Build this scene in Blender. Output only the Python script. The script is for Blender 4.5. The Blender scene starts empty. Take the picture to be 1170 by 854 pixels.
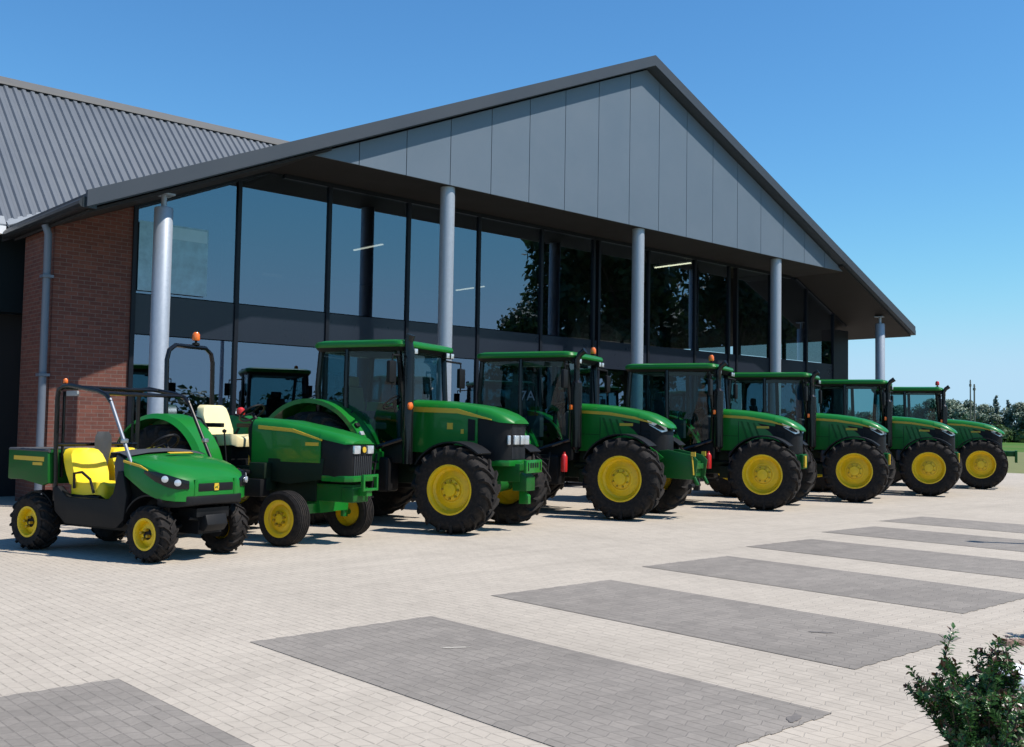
import bpy, bmesh, math, random
from mathutils import Vector, Matrix
R = math.radians
PI = math.pi
random.seed(7)
scn = bpy.context.scene
COL = scn.collection

# ------------------------------------------------------------------ materials
def new_mat(name):
    m = bpy.data.materials.new(name); m.use_nodes = True
    nt = m.node_tree; nt.nodes.clear()
    out = nt.nodes.new('ShaderNodeOutputMaterial')
    return m, nt, out

def N(nt, kind, **kw):
    n = nt.nodes.new(kind)
    for k, v in kw.items():
        if k in n.inputs: n.inputs[k].default_value = v
        else: setattr(n, k, v)
    return n

def L(nt, a, b): nt.links.new(a, b)

def c4(c): return (c[0], c[1], c[2], 1.0)

def pbr(name, col, rough=.5, metal=0., coat=0., var=.12, vscale=6., bump=0., bscale=40., dirt=None, dirt_amt=0., spec=.5, rvar=.1):
    m, nt, out = new_mat(name)
    b = N(nt, 'ShaderNodeBsdfPrincipled'); L(nt, b.outputs[0], out.inputs[0])
    b.inputs['Metallic'].default_value = metal
    b.inputs['Specular IOR Level'].default_value = spec
    b.inputs['Coat Weight'].default_value = coat
    b.inputs['Coat Roughness'].default_value = .06
    tc = N(nt, 'ShaderNodeTexCoord')
    nz = N(nt, 'ShaderNodeTexNoise', Scale=vscale, Detail=6., Roughness=.6)
    L(nt, tc.outputs['Object'], nz.inputs['Vector'])
    mx = N(nt, 'ShaderNodeMix', data_type='RGBA')
    mx.inputs['A'].default_value = c4([max(0, x * (1 - var)) for x in col])
    mx.inputs['B'].default_value = c4([x * (1 + var) for x in col])
    L(nt, nz.outputs[0], mx.inputs['Factor'])
    last = mx.outputs['Result']
    if dirt:
        n2 = N(nt, 'ShaderNodeTexNoise', Scale=vscale * 2.3, Detail=8., Roughness=.7)
        L(nt, tc.outputs['Object'], n2.inputs['Vector'])
        rp = N(nt, 'ShaderNodeMapRange'); rp.inputs[1].default_value = .45; rp.inputs[2].default_value = .75
        rp.inputs[3].default_value = 0; rp.inputs[4].default_value = dirt_amt
        L(nt, n2.outputs[0], rp.inputs[0])
        m2 = N(nt, 'ShaderNodeMix', data_type='RGBA')
        L(nt, rp.outputs[0], m2.inputs['Factor']); L(nt, last, m2.inputs['A']); m2.inputs['B'].default_value = c4(dirt)
        last = m2.outputs['Result']
    L(nt, last, b.inputs['Base Color'])
    rr = N(nt, 'ShaderNodeMapRange'); rr.inputs[3].default_value = max(0, rough - rvar); rr.inputs[4].default_value = min(1, rough + rvar)
    L(nt, nz.outputs[0], rr.inputs[0]); L(nt, rr.outputs[0], b.inputs['Roughness'])
    if bump:
        n3 = N(nt, 'ShaderNodeTexNoise', Scale=bscale, Detail=4.)
        L(nt, tc.outputs['Object'], n3.inputs['Vector'])
        bp = N(nt, 'ShaderNodeBump', Strength=bump, Distance=.02)
        L(nt, n3.outputs[0], bp.inputs['Height']); L(nt, bp.outputs[0], b.inputs['Normal'])
    return m

def glass_mat(name, tint, ior=1.6, rough=0., refl=(1, 1, 1), wave=0.):
    """thin pane: tinted see-through plus a sharp reflection that grows at grazing angles"""
    m, nt, out = new_mat(name)
    t = N(nt, 'ShaderNodeBsdfTransparent'); t.inputs[0].default_value = c4(tint)
    g = N(nt, 'ShaderNodeBsdfGlossy'); g.inputs['Roughness'].default_value = rough; g.inputs[0].default_value = c4(refl)
    f = N(nt, 'ShaderNodeFresnel', IOR=ior)
    mix = N(nt, 'ShaderNodeMixShader')
    # seen from behind a fresnel node inverts: use the geometric normal facing the viewer
    lw = N(nt, 'ShaderNodeNewGeometry')
    inv = N(nt, 'ShaderNodeMix', data_type='FLOAT')
    inv.inputs['A'].default_value = ior; inv.inputs['B'].default_value = 1. / ior
    L(nt, lw.outputs['Backfacing'], inv.inputs['Factor'])
    L(nt, inv.outputs['Result'], f.inputs['IOR'])
    if wave:
        tc = N(nt, 'ShaderNodeTexCoord')
        nz = N(nt, 'ShaderNodeTexNoise', Scale=.35, Detail=1.)
        L(nt, tc.outputs['Object'], nz.inputs['Vector'])
        bp = N(nt, 'ShaderNodeBump', Strength=wave, Distance=.05)
        L(nt, nz.outputs[0], bp.inputs['Height']); L(nt, bp.outputs[0], g.inputs['Normal'])
    L(nt, f.outputs[0], mix.inputs[0]); L(nt, t.outputs[0], mix.inputs[1]); L(nt, g.outputs[0], mix.inputs[2])
    L(nt, mix.outputs[0], out.inputs[0])
    return m

def emit_mat(name, col, s):
    m, nt, out = new_mat(name)
    e = N(nt, 'ShaderNodeEmission', Strength=s); e.inputs[0].default_value = c4(col)
    L(nt, e.outputs[0], out.inputs[0]); return m

def brick_mat(name):
    m, nt, out = new_mat(name)
    b = N(nt, 'ShaderNodeBsdfPrincipled', Roughness=.85); L(nt, b.outputs[0], out.inputs[0])
    tc = N(nt, 'ShaderNodeTexCoord')
    # vertical wall coordinates: (x + y, z)
    sx = N(nt, 'ShaderNodeSeparateXYZ'); L(nt, tc.outputs['Object'], sx.inputs[0])
    ad = N(nt, 'ShaderNodeMath', operation='ADD'); L(nt, sx.outputs[0], ad.inputs[0]); L(nt, sx.outputs[1], ad.inputs[1])
    cb = N(nt, 'ShaderNodeCombineXYZ'); L(nt, ad.outputs[0], cb.inputs[0]); L(nt, sx.outputs[2], cb.inputs[1])
    br = N(nt, 'ShaderNodeTexBrick')
    br.inputs['Scale'].default_value = 1.; br.inputs['Brick Width'].default_value = .225; br.inputs['Row Height'].default_value = .075
    br.inputs['Mortar Size'].default_value = .006; br.inputs['Mortar Smooth'].default_value = .1
    br.inputs['Color1'].default_value = (.17, .058, .04, 1); br.inputs['Color2'].default_value = (.115, .039, .03, 1)
    br.inputs['Mortar'].default_value = (.155, .11, .095, 1); br.inputs['Bias'].default_value = 0.
    L(nt, cb.outputs[0], br.inputs['Vector'])
    nz = N(nt, 'ShaderNodeTexNoise', Scale=9., Detail=6.); L(nt, cb.outputs[0], nz.inputs['Vector'])
    hs = N(nt, 'ShaderNodeHueSaturation'); L(nt, br.outputs['Color'], hs.inputs['Color'])
    mr = N(nt, 'ShaderNodeMapRange'); mr.inputs[3].default_value = .7; mr.inputs[4].default_value = 1.3
    L(nt, nz.outputs[0], mr.inputs[0]); L(nt, mr.outputs[0], hs.inputs['Value'])
    L(nt, hs.outputs[0], b.inputs['Base Color'])
    bp = N(nt, 'ShaderNodeBump', Strength=.5, Distance=.01, invert=True)
    L(nt, br.outputs['Fac'], bp.inputs['Height']); L(nt, bp.outputs[0], b.inputs['Normal'])
    return m

def paver_mat(name, c1, c2, mortar, bw, rh, ms, rot=0., zig=0., stain=.15, offset=.5, dash=0., streak=0.):
    m, nt, out = new_mat(name)
    b = N(nt, 'ShaderNodeBsdfPrincipled', Roughness=.9); b.inputs['Specular IOR Level'].default_value = .25
    L(nt, b.outputs[0], out.inputs[0])
    tc = N(nt, 'ShaderNodeTexCoord')
    mp = N(nt, 'ShaderNodeMapping'); mp.inputs['Rotation'].default_value = (0, 0, rot)
    L(nt, tc.outputs['Object'], mp.inputs[0])
    vec = mp.outputs[0]
    if zig:
        # interlocking blocks: shift the rows by a triangle wave along x
        sx = N(nt, 'ShaderNodeSeparateXYZ'); L(nt, vec, sx.inputs[0])
        pp = N(nt, 'ShaderNodeMath', operation='PINGPONG'); pp.inputs[1].default_value = bw / 2
        L(nt, sx.outputs[0], pp.inputs[0])
        ml = N(nt, 'ShaderNodeMath', operation='MULTIPLY'); ml.inputs[1].default_value = zig; L(nt, pp.outputs[0], ml.inputs[0])
        ad = N(nt, 'ShaderNodeMath', operation='ADD'); L(nt, sx.outputs[1], ad.inputs[0]); L(nt, ml.outputs[0], ad.inputs[1])
        cb = N(nt, 'ShaderNodeCombineXYZ'); L(nt, sx.outputs[0], cb.inputs[0]); L(nt, ad.outputs[0], cb.inputs[1])
        vec = cb.outputs[0]
    br = N(nt, 'ShaderNodeTexBrick'); br.offset = offset
    br.inputs['Scale'].default_value = 1.; br.inputs['Brick Width'].default_value = bw; br.inputs['Row Height'].default_value = rh
    br.inputs['Mortar Size'].default_value = ms; br.inputs['Mortar Smooth'].default_value = .3; br.inputs['Bias'].default_value = 0.
    br.inputs['Color1'].default_value = c4(c1); br.inputs['Color2'].default_value = c4(c2); br.inputs['Mortar'].default_value = c4(mortar)
    L(nt, vec, br.inputs['Vector'])
    n1 = N(nt, 'ShaderNodeTexNoise', Scale=.45, Detail=6., Roughness=.65); L(nt, tc.outputs['Object'], n1.inputs['Vector'])
    n2 = N(nt, 'ShaderNodeTexNoise', Scale=22., Detail=8., Roughness=.7); L(nt, tc.outputs['Object'], n2.inputs['Vector'])
    av = N(nt, 'ShaderNodeMath', operation='ADD'); L(nt, n1.outputs[0], av.inputs[0]); L(nt, n2.outputs[0], av.inputs[1])
    mr = N(nt, 'ShaderNodeMapRange'); mr.inputs[1].default_value = .6; mr.inputs[2].default_value = 1.4
    mr.inputs[3].default_value = 1 - stain; mr.inputs[4].default_value = 1 + stain
    L(nt, av.outputs[0], mr.inputs[0])
    hs = N(nt, 'ShaderNodeHueSaturation'); L(nt, br.outputs['Color'], hs.inputs['Color']); L(nt, mr.outputs[0], hs.inputs['Value'])
    # scattered dark spots (tyre marks, oil)
    n3 = N(nt, 'ShaderNodeTexNoise', Scale=1.3, Detail=3.); L(nt, tc.outputs['Object'], n3.inputs['Vector'])
    r3 = N(nt, 'ShaderNodeMapRange'); r3.inputs[1].default_value = .66; r3.inputs[2].default_value = .8
    r3.inputs[3].default_value = 0; r3.inputs[4].default_value = .22; L(nt, n3.outputs[0], r3.inputs[0])
    m3 = N(nt, 'ShaderNodeMix', data_type='RGBA'); L(nt, r3.outputs[0], m3.inputs['Factor']); L(nt, hs.outputs[0], m3.inputs['A'])
    m3.inputs['B'].default_value = c4([x * .55 for x in c1])
    last = m3.outputs['Result']
    if streak:
        for sc_, rz_ in (((.10, 1.9, 1), .5), ((1.6, .09, 1), .12)):
            mp2 = N(nt, 'ShaderNodeMapping'); mp2.inputs['Scale'].default_value = sc_; mp2.inputs['Rotation'].default_value = (0, 0, rz_)
            L(nt, tc.outputs['Object'], mp2.inputs[0])
            ns = N(nt, 'ShaderNodeTexNoise', Scale=1., Detail=5., Roughness=.65); L(nt, mp2.outputs[0], ns.inputs['Vector'])
            rs = N(nt, 'ShaderNodeMapRange'); rs.inputs[1].default_value = .52; rs.inputs[2].default_value = .68
            rs.inputs[3].default_value = 0; rs.inputs[4].default_value = streak * 1.6; L(nt, ns.outputs[0], rs.inputs[0])
            ms_ = N(nt, 'ShaderNodeMix', data_type='RGBA'); L(nt, rs.outputs[0], ms_.inputs['Factor']); L(nt, last, ms_.inputs['A'])
            ms_.inputs['B'].default_value = c4([x * .5 for x in c1]); last = ms_.outputs['Result']
    if dash:
        def mth(op, a, b_=None):
            n_ = N(nt, 'ShaderNodeMath', operation=op)
            for k_, v_ in ((0, a), (1, b_)):
                if v_ is None: continue
                if isinstance(v_, (int, float)): n_.inputs[k_].default_value = v_
                else: L(nt, v_, n_.inputs[k_])
            return n_.outputs[0]
        s2 = N(nt, 'ShaderNodeSeparateXYZ'); L(nt, vec, s2.inputs[0])
        row = mth('FLOOR', mth('DIVIDE', s2.outputs[1], rh))
        par = mth('MULTIPLY', mth('MODULO', mth('ABSOLUTE', row), 2.), .5)
        fu = mth('FRACT', mth('ADD', mth('DIVIDE', s2.outputs[0], bw), par))
        edge = mth('MINIMUM', fu, mth('SUBTRACT', 1., fu))
        fv = mth('FRACT', mth('DIVIDE', s2.outputs[1], rh))
        ev = mth('MINIMUM', fv, mth('SUBTRACT', 1., fv))
        mk = mth('MULTIPLY', mth('LESS_THAN', edge, .034), mth('GREATER_THAN', ev, .08))
        nd = N(nt, 'ShaderNodeTexNoise', Scale=3.1, Detail=3.); L(nt, tc.outputs['Object'], nd.inputs['Vector'])
        mk = mth('MULTIPLY', mk, mth('MULTIPLY', nd.outputs[0], dash))
        m4 = N(nt, 'ShaderNodeMix', data_type='RGBA'); L(nt, mk, m4.inputs['Factor']); L(nt, last, m4.inputs['A'])
        m4.inputs['B'].default_value = c4([x * .35 for x in c1]); last = m4.outputs['Result']
    L(nt, last, b.inputs['Base Color'])
    bp = N(nt, 'ShaderNodeBump', Strength=.6, Distance=.006, invert=True)
    L(nt, br.outputs['Fac'], bp.inputs['Height'])
    b2 = N(nt, 'ShaderNodeBump', Strength=.25, Distance=.004); L(nt, n2.outputs[0], b2.inputs['Height']); L(nt, bp.outputs[0], b2.inputs['Normal'])
    L(nt, b2.outputs[0], b.inputs['Normal'])
    return m

def leaf_mat(name, c1, c2, scale=.8, rough=.55, trans=.25):
    m, nt, out = new_mat(name)
    b = N(nt, 'ShaderNodeBsdfPrincipled', Roughness=rough)
    tc = N(nt, 'ShaderNodeTexCoord')
    nz = N(nt, 'ShaderNodeTexNoise', Scale=scale, Detail=5., Roughness=.7); L(nt, tc.outputs['Object'], nz.inputs['Vector'])
    mr = N(nt, 'ShaderNodeMapRange'); mr.inputs[1].default_value = .35; mr.inputs[2].default_value = .65; L(nt, nz.outputs[0], mr.inputs[0])
    mx = N(nt, 'ShaderNodeMix', data_type='RGBA'); mx.inputs['A'].default_value = c4(c1); mx.inputs['B'].default_value = c4(c2)
    L(nt, mr.outputs[0], mx.inputs['Factor']); L(nt, mx.outputs['Result'], b.inputs['Base Color'])
    tr = N(nt, 'ShaderNodeBsdfTranslucent'); L(nt, mx.outputs['Result'], tr.inputs[0])
    ms = N(nt, 'ShaderNodeMixShader', Fac=trans); L(nt, b.outputs[0], ms.inputs[1]); L(nt, tr.outputs[0], ms.inputs[2])
    L(nt, ms.outputs[0], out.inputs[0]); return m

def field_mat(name):
    m, nt, out = new_mat(name)
    b = N(nt, 'ShaderNodeBsdfPrincipled', Roughness=.95); b.inputs['Specular IOR Level'].default_value = .1
    L(nt, b.outputs[0], out.inputs[0])
    tc = N(nt, 'ShaderNodeTexCoord')
    n1 = N(nt, 'ShaderNodeTexNoise', Scale=.06, Detail=6.); L(nt, tc.outputs['Object'], n1.inputs['Vector'])
    n2 = N(nt, 'ShaderNodeTexNoise', Scale=2.5, Detail=6.); L(nt, tc.outputs['Object'], n2.inputs['Vector'])
    mx = N(nt, 'ShaderNodeMix', data_type='RGBA'); mx.inputs['A'].default_value = (.04, .115, .018, 1); mx.inputs['B'].default_value = (.075, .17, .03, 1)
    L(nt, n2.outputs[0], mx.inputs['Factor'])
    m2 = N(nt, 'ShaderNodeMix', data_type='RGBA'); L(nt, mx.outputs['Result'], m2.inputs['A']); m2.inputs['B'].default_value = (.11, .15, .04, 1)
    r = N(nt, 'ShaderNodeMapRange'); r.inputs[1].default_value = .5; r.inputs[2].default_value = .7; L(nt, n1.outputs[0], r.inputs[0])
    L(nt, r.outputs[0], m2.inputs['Factor']); L(nt, m2.outputs['Result'], b.inputs['Base Color'])
    return m

M = {}
M['green'] = pbr('tractor_green_paint', (.007, .165, .019), .36, coat=.25, var=.08, vscale=3, dirt=(.05, .12, .035), dirt_amt=.12, spec=.28)
M['yellow'] = pbr('wheel_yellow_paint', (.80, .53, .004), .5, coat=.08, var=.12, vscale=5, dirt=(.34, .22, .05), dirt_amt=.35, rvar=.15)
M['decal'] = pbr('yellow_stripe', (.62, .40, .03), .45, var=.05)
M['seat_yellow'] = pbr('yellow_vinyl', (.85, .62, .015), .5, var=.05, bump=.05, bscale=120)
M['cream'] = pbr('cream_vinyl', (.80, .70, .40), .5, var=.06, bump=.05, bscale=120)
M['tyre'] = pbr('tyre_rubber', (.011, .010, .010), .8, var=.25, vscale=9, dirt=(.085, .062, .05), dirt_amt=.35, bump=.2, bscale=60, spec=.25)
M['black'] = pbr('black_plastic', (.007, .007, .008), .55, var=.25, vscale=8, bump=.06, bscale=120, spec=.25)
M['gloss_black'] = pbr('gloss_black_paint', (.006, .006, .007), .25, coat=.25, var=.2, spec=.3)
M['chassis'] = pbr('chassis_dark', (.006, .016, .008), .6, var=.4, vscale=6, spec=.25)
M['dark_green'] = pbr('green_frame_paint', (.006, .095, .014), .45, coat=.05, var=.15, dirt=(.04, .05, .03), dirt_amt=.3, spec=.25)
M['grey_plastic'] = pbr('dark_grey_plastic', (.05, .052, .058), .6, var=.15, bump=.1, bscale=150)
M['seat_dark'] = pbr('dark_fabric', (.03, .03, .03), .85, var=.2)
M['seat_tan'] = pbr('tan_fabric', (.30, .24, .14), .85, var=.2)
M['steel'] = pbr('bare_steel', (.45, .45, .46), .35, metal=.9, var=.1)
M['chrome'] = pbr('lamp_reflector', (.62, .65, .68), .22, metal=.5, var=.25, vscale=45)
M['orange'] = pbr('orange_lens', (.80, .16, .015), .25, coat=.5, var=.05)
M['red'] = pbr('red_paint', (.55, .02, .02), .35, coat=.3, var=.1)
M['white'] = pbr('white_paint', (.78, .79, .80), .5, var=.05)
M['cab_glass'] = glass_mat('cab_glass', (.38, .58, .60), 1.4)
M['glass'] = glass_mat('facade_glass', (.30, .36, .36), 3.1, wave=.10, refl=(.64, .78, 1.))
M['glass_clear'] = glass_mat('clerestory_glass', (.62, .70, .72), 1.5)
M['mullion'] = pbr('mullion_dark', (.008, .010, .016), .45, metal=.1, var=.1, spec=.3)
M['spandrel'] = pbr('spandrel_panel', (.016, .020, .032), .3, var=.08, vscale=2, coat=.1, spec=.35)
M['panel'] = pbr('gable_cladding', (.124, .160, .204), .45, metal=.1, var=.06, vscale=.8, dirt=(.15, .18, .22), dirt_amt=.3)
M['fascia'] = pbr('fascia_metal', (.050, .060, .076), .5, metal=.1, var=.06, vscale=1, spec=.35)
M['soffit'] = pbr('soffit_board', (.028, .025, .025), .7, var=.06, vscale=1, spec=.2)
M['roof'] = pbr('roof_sheet', (.112, .127, .15), .5, metal=.15, var=.12, vscale=.6, dirt=(.16, .175, .19), dirt_amt=.35)
M['ridge'] = pbr('ridge_cap', (.105, .105, .105), .7, var=.15)
M['flash'] = pbr('flashing', (.26, .28, .30), .5, var=.15)
M['gutter'] = pbr('gutter_dark', (.02, .022, .026), .4, var=.1)
M['galv'] = pbr('galvanised_steel', (.36, .40, .46), .5, metal=.35, var=.16, vscale=22, rvar=.15)
M['pipe'] = pbr('downpipe_grey', (.14, .165, .21), .45, metal=.2, var=.1)
M['brick'] = brick_mat('red_brick')
M['clad'] = pbr('dark_cladding', (.006, .012, .016), .5, var=.15, vscale=1, spec=.25)
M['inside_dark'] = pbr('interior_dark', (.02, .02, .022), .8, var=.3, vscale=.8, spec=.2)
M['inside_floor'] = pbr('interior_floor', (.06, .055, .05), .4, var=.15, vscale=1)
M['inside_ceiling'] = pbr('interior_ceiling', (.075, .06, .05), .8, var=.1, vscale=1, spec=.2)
M['edging'] = pbr('edging_brick', (.26, .17, .13), .85, var=.35, vscale=14, bump=.3)
M['bolt'] = pbr('wheel_bolt', (.42, .28, .02), .5, metal=.4, var=.2)
M['stain'] = pbr('oil_stain', (.165, .148, .135), .75, var=.35, vscale=25)
M['mark'] = pbr('paint_mark', (.50, .46, .40), .8, var=.1)
M['tube'] = emit_mat('fluorescent_tube', (1, .88, .62), 3.2)
M['tube_dim'] = emit_mat('fluorescent_tube_dim', (1, .92, .78), 1.3)
M['bark'] = pbr('bark', (.09, .07, .05), .9, var=.35, vscale=5, bump=.6, bscale=12)
M['paver'] = paver_mat('light_paving', (.47, .417, .353), (.43, .381, .323), (.398, .352, .298), .165, .132, .005, zig=.5, stain=.12, dash=1.0, streak=.10)
M['flag'] = paver_mat('flagstone_paving', (.47, .417, .353), (.415, .368, .313), (.32, .28, .245), .20, .115, .004, stain=.13, streak=.08)
M['dark_paver'] = paver_mat('grey_paving', (.27, .243, .216), (.228, .206, .184), (.207, .187, .168), .165, .132, .004, zig=.5, stain=.2, dash=.9, streak=.12)
M['field'] = field_mat('field_grass')
M['verge_grass'] = pbr('dry_grass', (.155, .165, .055), .95, var=.35, vscale=1.5, bump=.5, bscale=20)
M['soil'] = pbr('soil', (.10, .075, .055), .95, var=.4, vscale=14, bump=.8, bscale=40)
M['leaf_dark'] = leaf_mat('foliage_dark', (.016, .045, .014), (.05, .10, .025), .5)
M['leaf_mid'] = leaf_mat('foliage_mid', (.035, .085, .022), (.09, .155, .045), .5)
M['leaf_far'] = leaf_mat('foliage_far', (.11, .16, .12), (.19, .24, .16), .25, trans=.15)  # far leaves, conifers too: distance haze put into the colour by paling it
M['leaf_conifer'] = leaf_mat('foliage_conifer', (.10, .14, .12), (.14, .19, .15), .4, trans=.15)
M['leaf_bush'] = leaf_mat('shrub_leaf', (.02, .075, .02), (.075, .17, .045), 9., rough=.32, trans=.2)
M['leaf_bush_red'] = leaf_mat('shrub_tip', (.06, .028, .016), (.10, .045, .022), 9., rough=.35, trans=.12)
M['twig'] = pbr('twig', (.07, .05, .035), .8, var=.3)
M['poster'] = pbr('poster_print', (.14, .27, .36), .05, var=.75, vscale=4, spec=1., coat=.8, rvar=.03)
M['poster_head'] = pbr('poster_header', (.26, .40, .48), .05, var=.15, spec=1., coat=.8, rvar=.03)
M['house_wall'] = pbr('pale_render', (.50, .45, .42), .8, var=.1, vscale=.5)
M['house_roof'] = pbr('tile_roof', (.16, .10, .08), .8, var=.2, vscale=1)
M['wood_pole'] = pbr('pole_wood', (.16, .14, .12), .9, var=.2)
M['window_dark'] = pbr('window_dark', (.02, .025, .03), .15, var=.1)

# ------------------------------------------------------------------ mesh builder
class MB:
    def __init__(s): s.v = []; s.f = []; s.mi = []
    def add(s, vs, fs, mi=0):
        o = len(s.v); s.v += [tuple(p) for p in vs]
        s.f += [tuple(i + o for i in f) for f in fs]; s.mi += [mi] * len(fs); return s
    def box(s, c, d, rot=None, mi=0):
        vs = []
        for sx in (-.5, .5):
            for sy in (-.5, .5):
                for sz in (-.5, .5):
                    p = Vector((sx * d[0], sy * d[1], sz * d[2]))
                    if rot is not None: p = rot @ p
                    vs.append(p + Vector(c))
        return s.add(vs, [(0, 1, 3, 2), (4, 6, 7, 5), (0, 4, 5, 1), (2, 3, 7, 6), (0, 2, 6, 4), (1, 5, 7, 3)], mi)
    def bb(s, a, b, mi=0):
        return s.box([(a[i] + b[i]) / 2 for i in range(3)], [abs(b[i] - a[i]) for i in range(3)], mi=mi)
    def prism(s, pts, axis, a, b, mi=0):
        n = len(pts)
        def P(p, h): return {'y': (p[0], h, p[1]), 'x': (h, p[0], p[1]), 'z': (p[0], p[1], h)}[axis]
        vs = [P(p, a) for p in pts] + [P(p, b) for p in pts]
        fs = [tuple(range(n)), tuple(range(2 * n - 1, n - 1, -1))] + [(i, i + n, (i + 1) % n + n, (i + 1) % n) for i in range(n)]
        return s.add(vs, fs, mi)
    def tube(s, pts, r, n=10, mi=0):
        pts = [Vector(p) for p in pts]; m = len(pts)
        rs = r if isinstance(r, (list, tuple)) else [r] * m
        rings = []; up = None
        for i, p in enumerate(pts):
            t = (pts[min(i + 1, m - 1)] - pts[max(i - 1, 0)]).normalized()
            if up is None:
                up = Vector((0, 0, 1)) if abs(t.z) < .9 else Vector((1, 0, 0))
            a = (up - t * up.dot(t)).normalized(); up = a; b = t.cross(a)
            rings.append([p + a * math.cos(2 * PI * k / n) * rs[i] + b * math.sin(2 * PI * k / n) * rs[i] for k in range(n)])
        return s.loft(rings, mi=mi)
    def loft(s, rings, cap=True, mi=0, closed=True):
        n = len(rings[0]); vs = [p for r in rings for p in r]; fs = []
        for i in range(len(rings) - 1):
            for k in range(n if closed else n - 1):
                fs.append((i * n + k, i * n + (k + 1) % n, (i + 1) * n + (k + 1) % n, (i + 1) * n + k))
        if cap: fs += [tuple(range(n - 1, -1, -1)), tuple(range((len(rings) - 1) * n, len(rings) * n))]
        return s.add(vs, fs, mi)
    def lathe(s, prof, c=(0, 0, 0), axis='y', n=40, mi=0):
        """prof: (r, h) pairs; r=0 ends close to a point"""
        rings = []
        for r, h in prof:
            ring = []
            for k in range(n):
                a = 2 * PI * k / n; u, w = math.cos(a) * r, math.sin(a) * r
                p = {'y': (u, h, w), 'x': (h, u, w), 'z': (u, w, h)}[axis]
                ring.append((p[0] + c[0], p[1] + c[1], p[2] + c[2]))
            rings.append(ring)
        return s.loft(rings, cap=False, mi=mi)
    def quad(s, a, b, c, d, mi=0): return s.add([a, b, c, d], [(0, 1, 2, 3)], mi)
    def build_sides(s, name, mat, parent=None, axis=1, mid=0., **kw):
        """one object for each side of the thing"""
        for sg in (-1, 1):
            m = MB(); keep = {}
            for f in s.f:
                c = sum(s.v[i][axis] for i in f) / len(f) - mid
                if c * sg <= 0: continue
                m.f.append(tuple(keep.setdefault(i, len(keep)) for i in f)); m.mi.append(0)
            m.v = [s.v[i] for i in keep]
            m.build(name, mat, parent, **kw)
    def build(s, name, mat, parent=None, bevel=0., seg=2, smooth=32, loc=None):
        me = bpy.data.meshes.new(name); me.from_pydata(s.v, [], s.f)
        bm = bmesh.new(); bm.from_mesh(me)
        bmesh.ops.remove_doubles(bm, verts=bm.verts, dist=1e-5)
        bmesh.ops.recalc_face_normals(bm, faces=bm.faces)
        if bevel:
            es = [e for e in bm.edges if len(e.link_faces) == 2 and e.calc_face_angle(0) > R(28)]
            bmesh.ops.bevel(bm, geom=es, offset=bevel, segments=seg, profile=.6, affect='EDGES', clamp_overlap=True)
        bm.to_mesh(me); bm.free()
        mats = mat if isinstance(mat, (list, tuple)) else [mat]
        for x in mats: me.materials.append(x)
        if len(mats) > 1 and not bevel and len(me.polygons) == len(s.mi):
            for p, i in zip(me.polygons, s.mi): p.material_index = i
        if smooth:
            me.shade_smooth(); me.set_sharp_from_angle(angle=R(smooth))
        o = bpy.data.objects.new(name, me); COL.objects.link(o)
        if parent is not None: o.parent = parent
        if loc is not None: o.location = loc
        return o

def tag(o, label=None, cat=None, group=None, kind=None):
    if label: o['label'] = label
    if cat: o['category'] = cat
    if group: o['group'] = group
    if kind: o['kind'] = kind
    return o
def thing(name, label, cat, loc=(0, 0, 0), rz=0., group=None):
    o = bpy.data.objects.new(name, None); COL.objects.link(o); o.empty_display_size = .3
    o.location = loc; o.rotation_euler = (0, 0, rz)
    return tag(o, label, cat, group)
def struct(o): return tag(o, kind='structure')
def dup(o, parent=None):
    c = o.copy(); COL.objects.link(c)
    if parent is not None: c.parent = parent
    for ch in list(o.children): dup(ch, c)
    return c
def text_mesh(body, size, name, mat, parent, mtx, extrude=.002):
    cu = bpy.data.curves.new(name, 'FONT'); cu.body = body; cu.size = size; cu.extrude = extrude
    cu.align_x = 'CENTER'; cu.align_y = 'CENTER'
    t = bpy.data.objects.new(name, cu); COL.objects.link(t)
    dg = bpy.context.evaluated_depsgraph_get()
    me = bpy.data.meshes.new_from_object(t.evaluated_get(dg)); me.name = name
    bpy.data.objects.remove(t); me.transform(mtx)
    me.materials.clear(); me.materials.append(mat)
    o = bpy.data.objects.new(name, me); COL.objects.link(o); o.parent = parent; return o

def arc(cx, cz, r, a0, a1, n):
    return [(cx + r * math.cos(R(a0 + (a1 - a0) * i / n)), cz + r * math.sin(R(a0 + (a1 - a0) * i / n))) for i in range(n + 1)]
def arc_sheet(mb, cx, cz, r, a0, a1, y0, y1, th=.03, n=18, lip=0.):
    o = arc(cx, cz, r, a0, a1, n); i = arc(cx, cz, r - th, a0, a1, n)
    mb.prism(o + i[::-1], 'y', y0, y1)
    if lip:
        i2 = arc(cx, cz, r - lip, a0, a1, n); mb.prism(o + i2[::-1], 'y', y0 - .012 if y0 < y1 else y0 + .012, y0)

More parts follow.
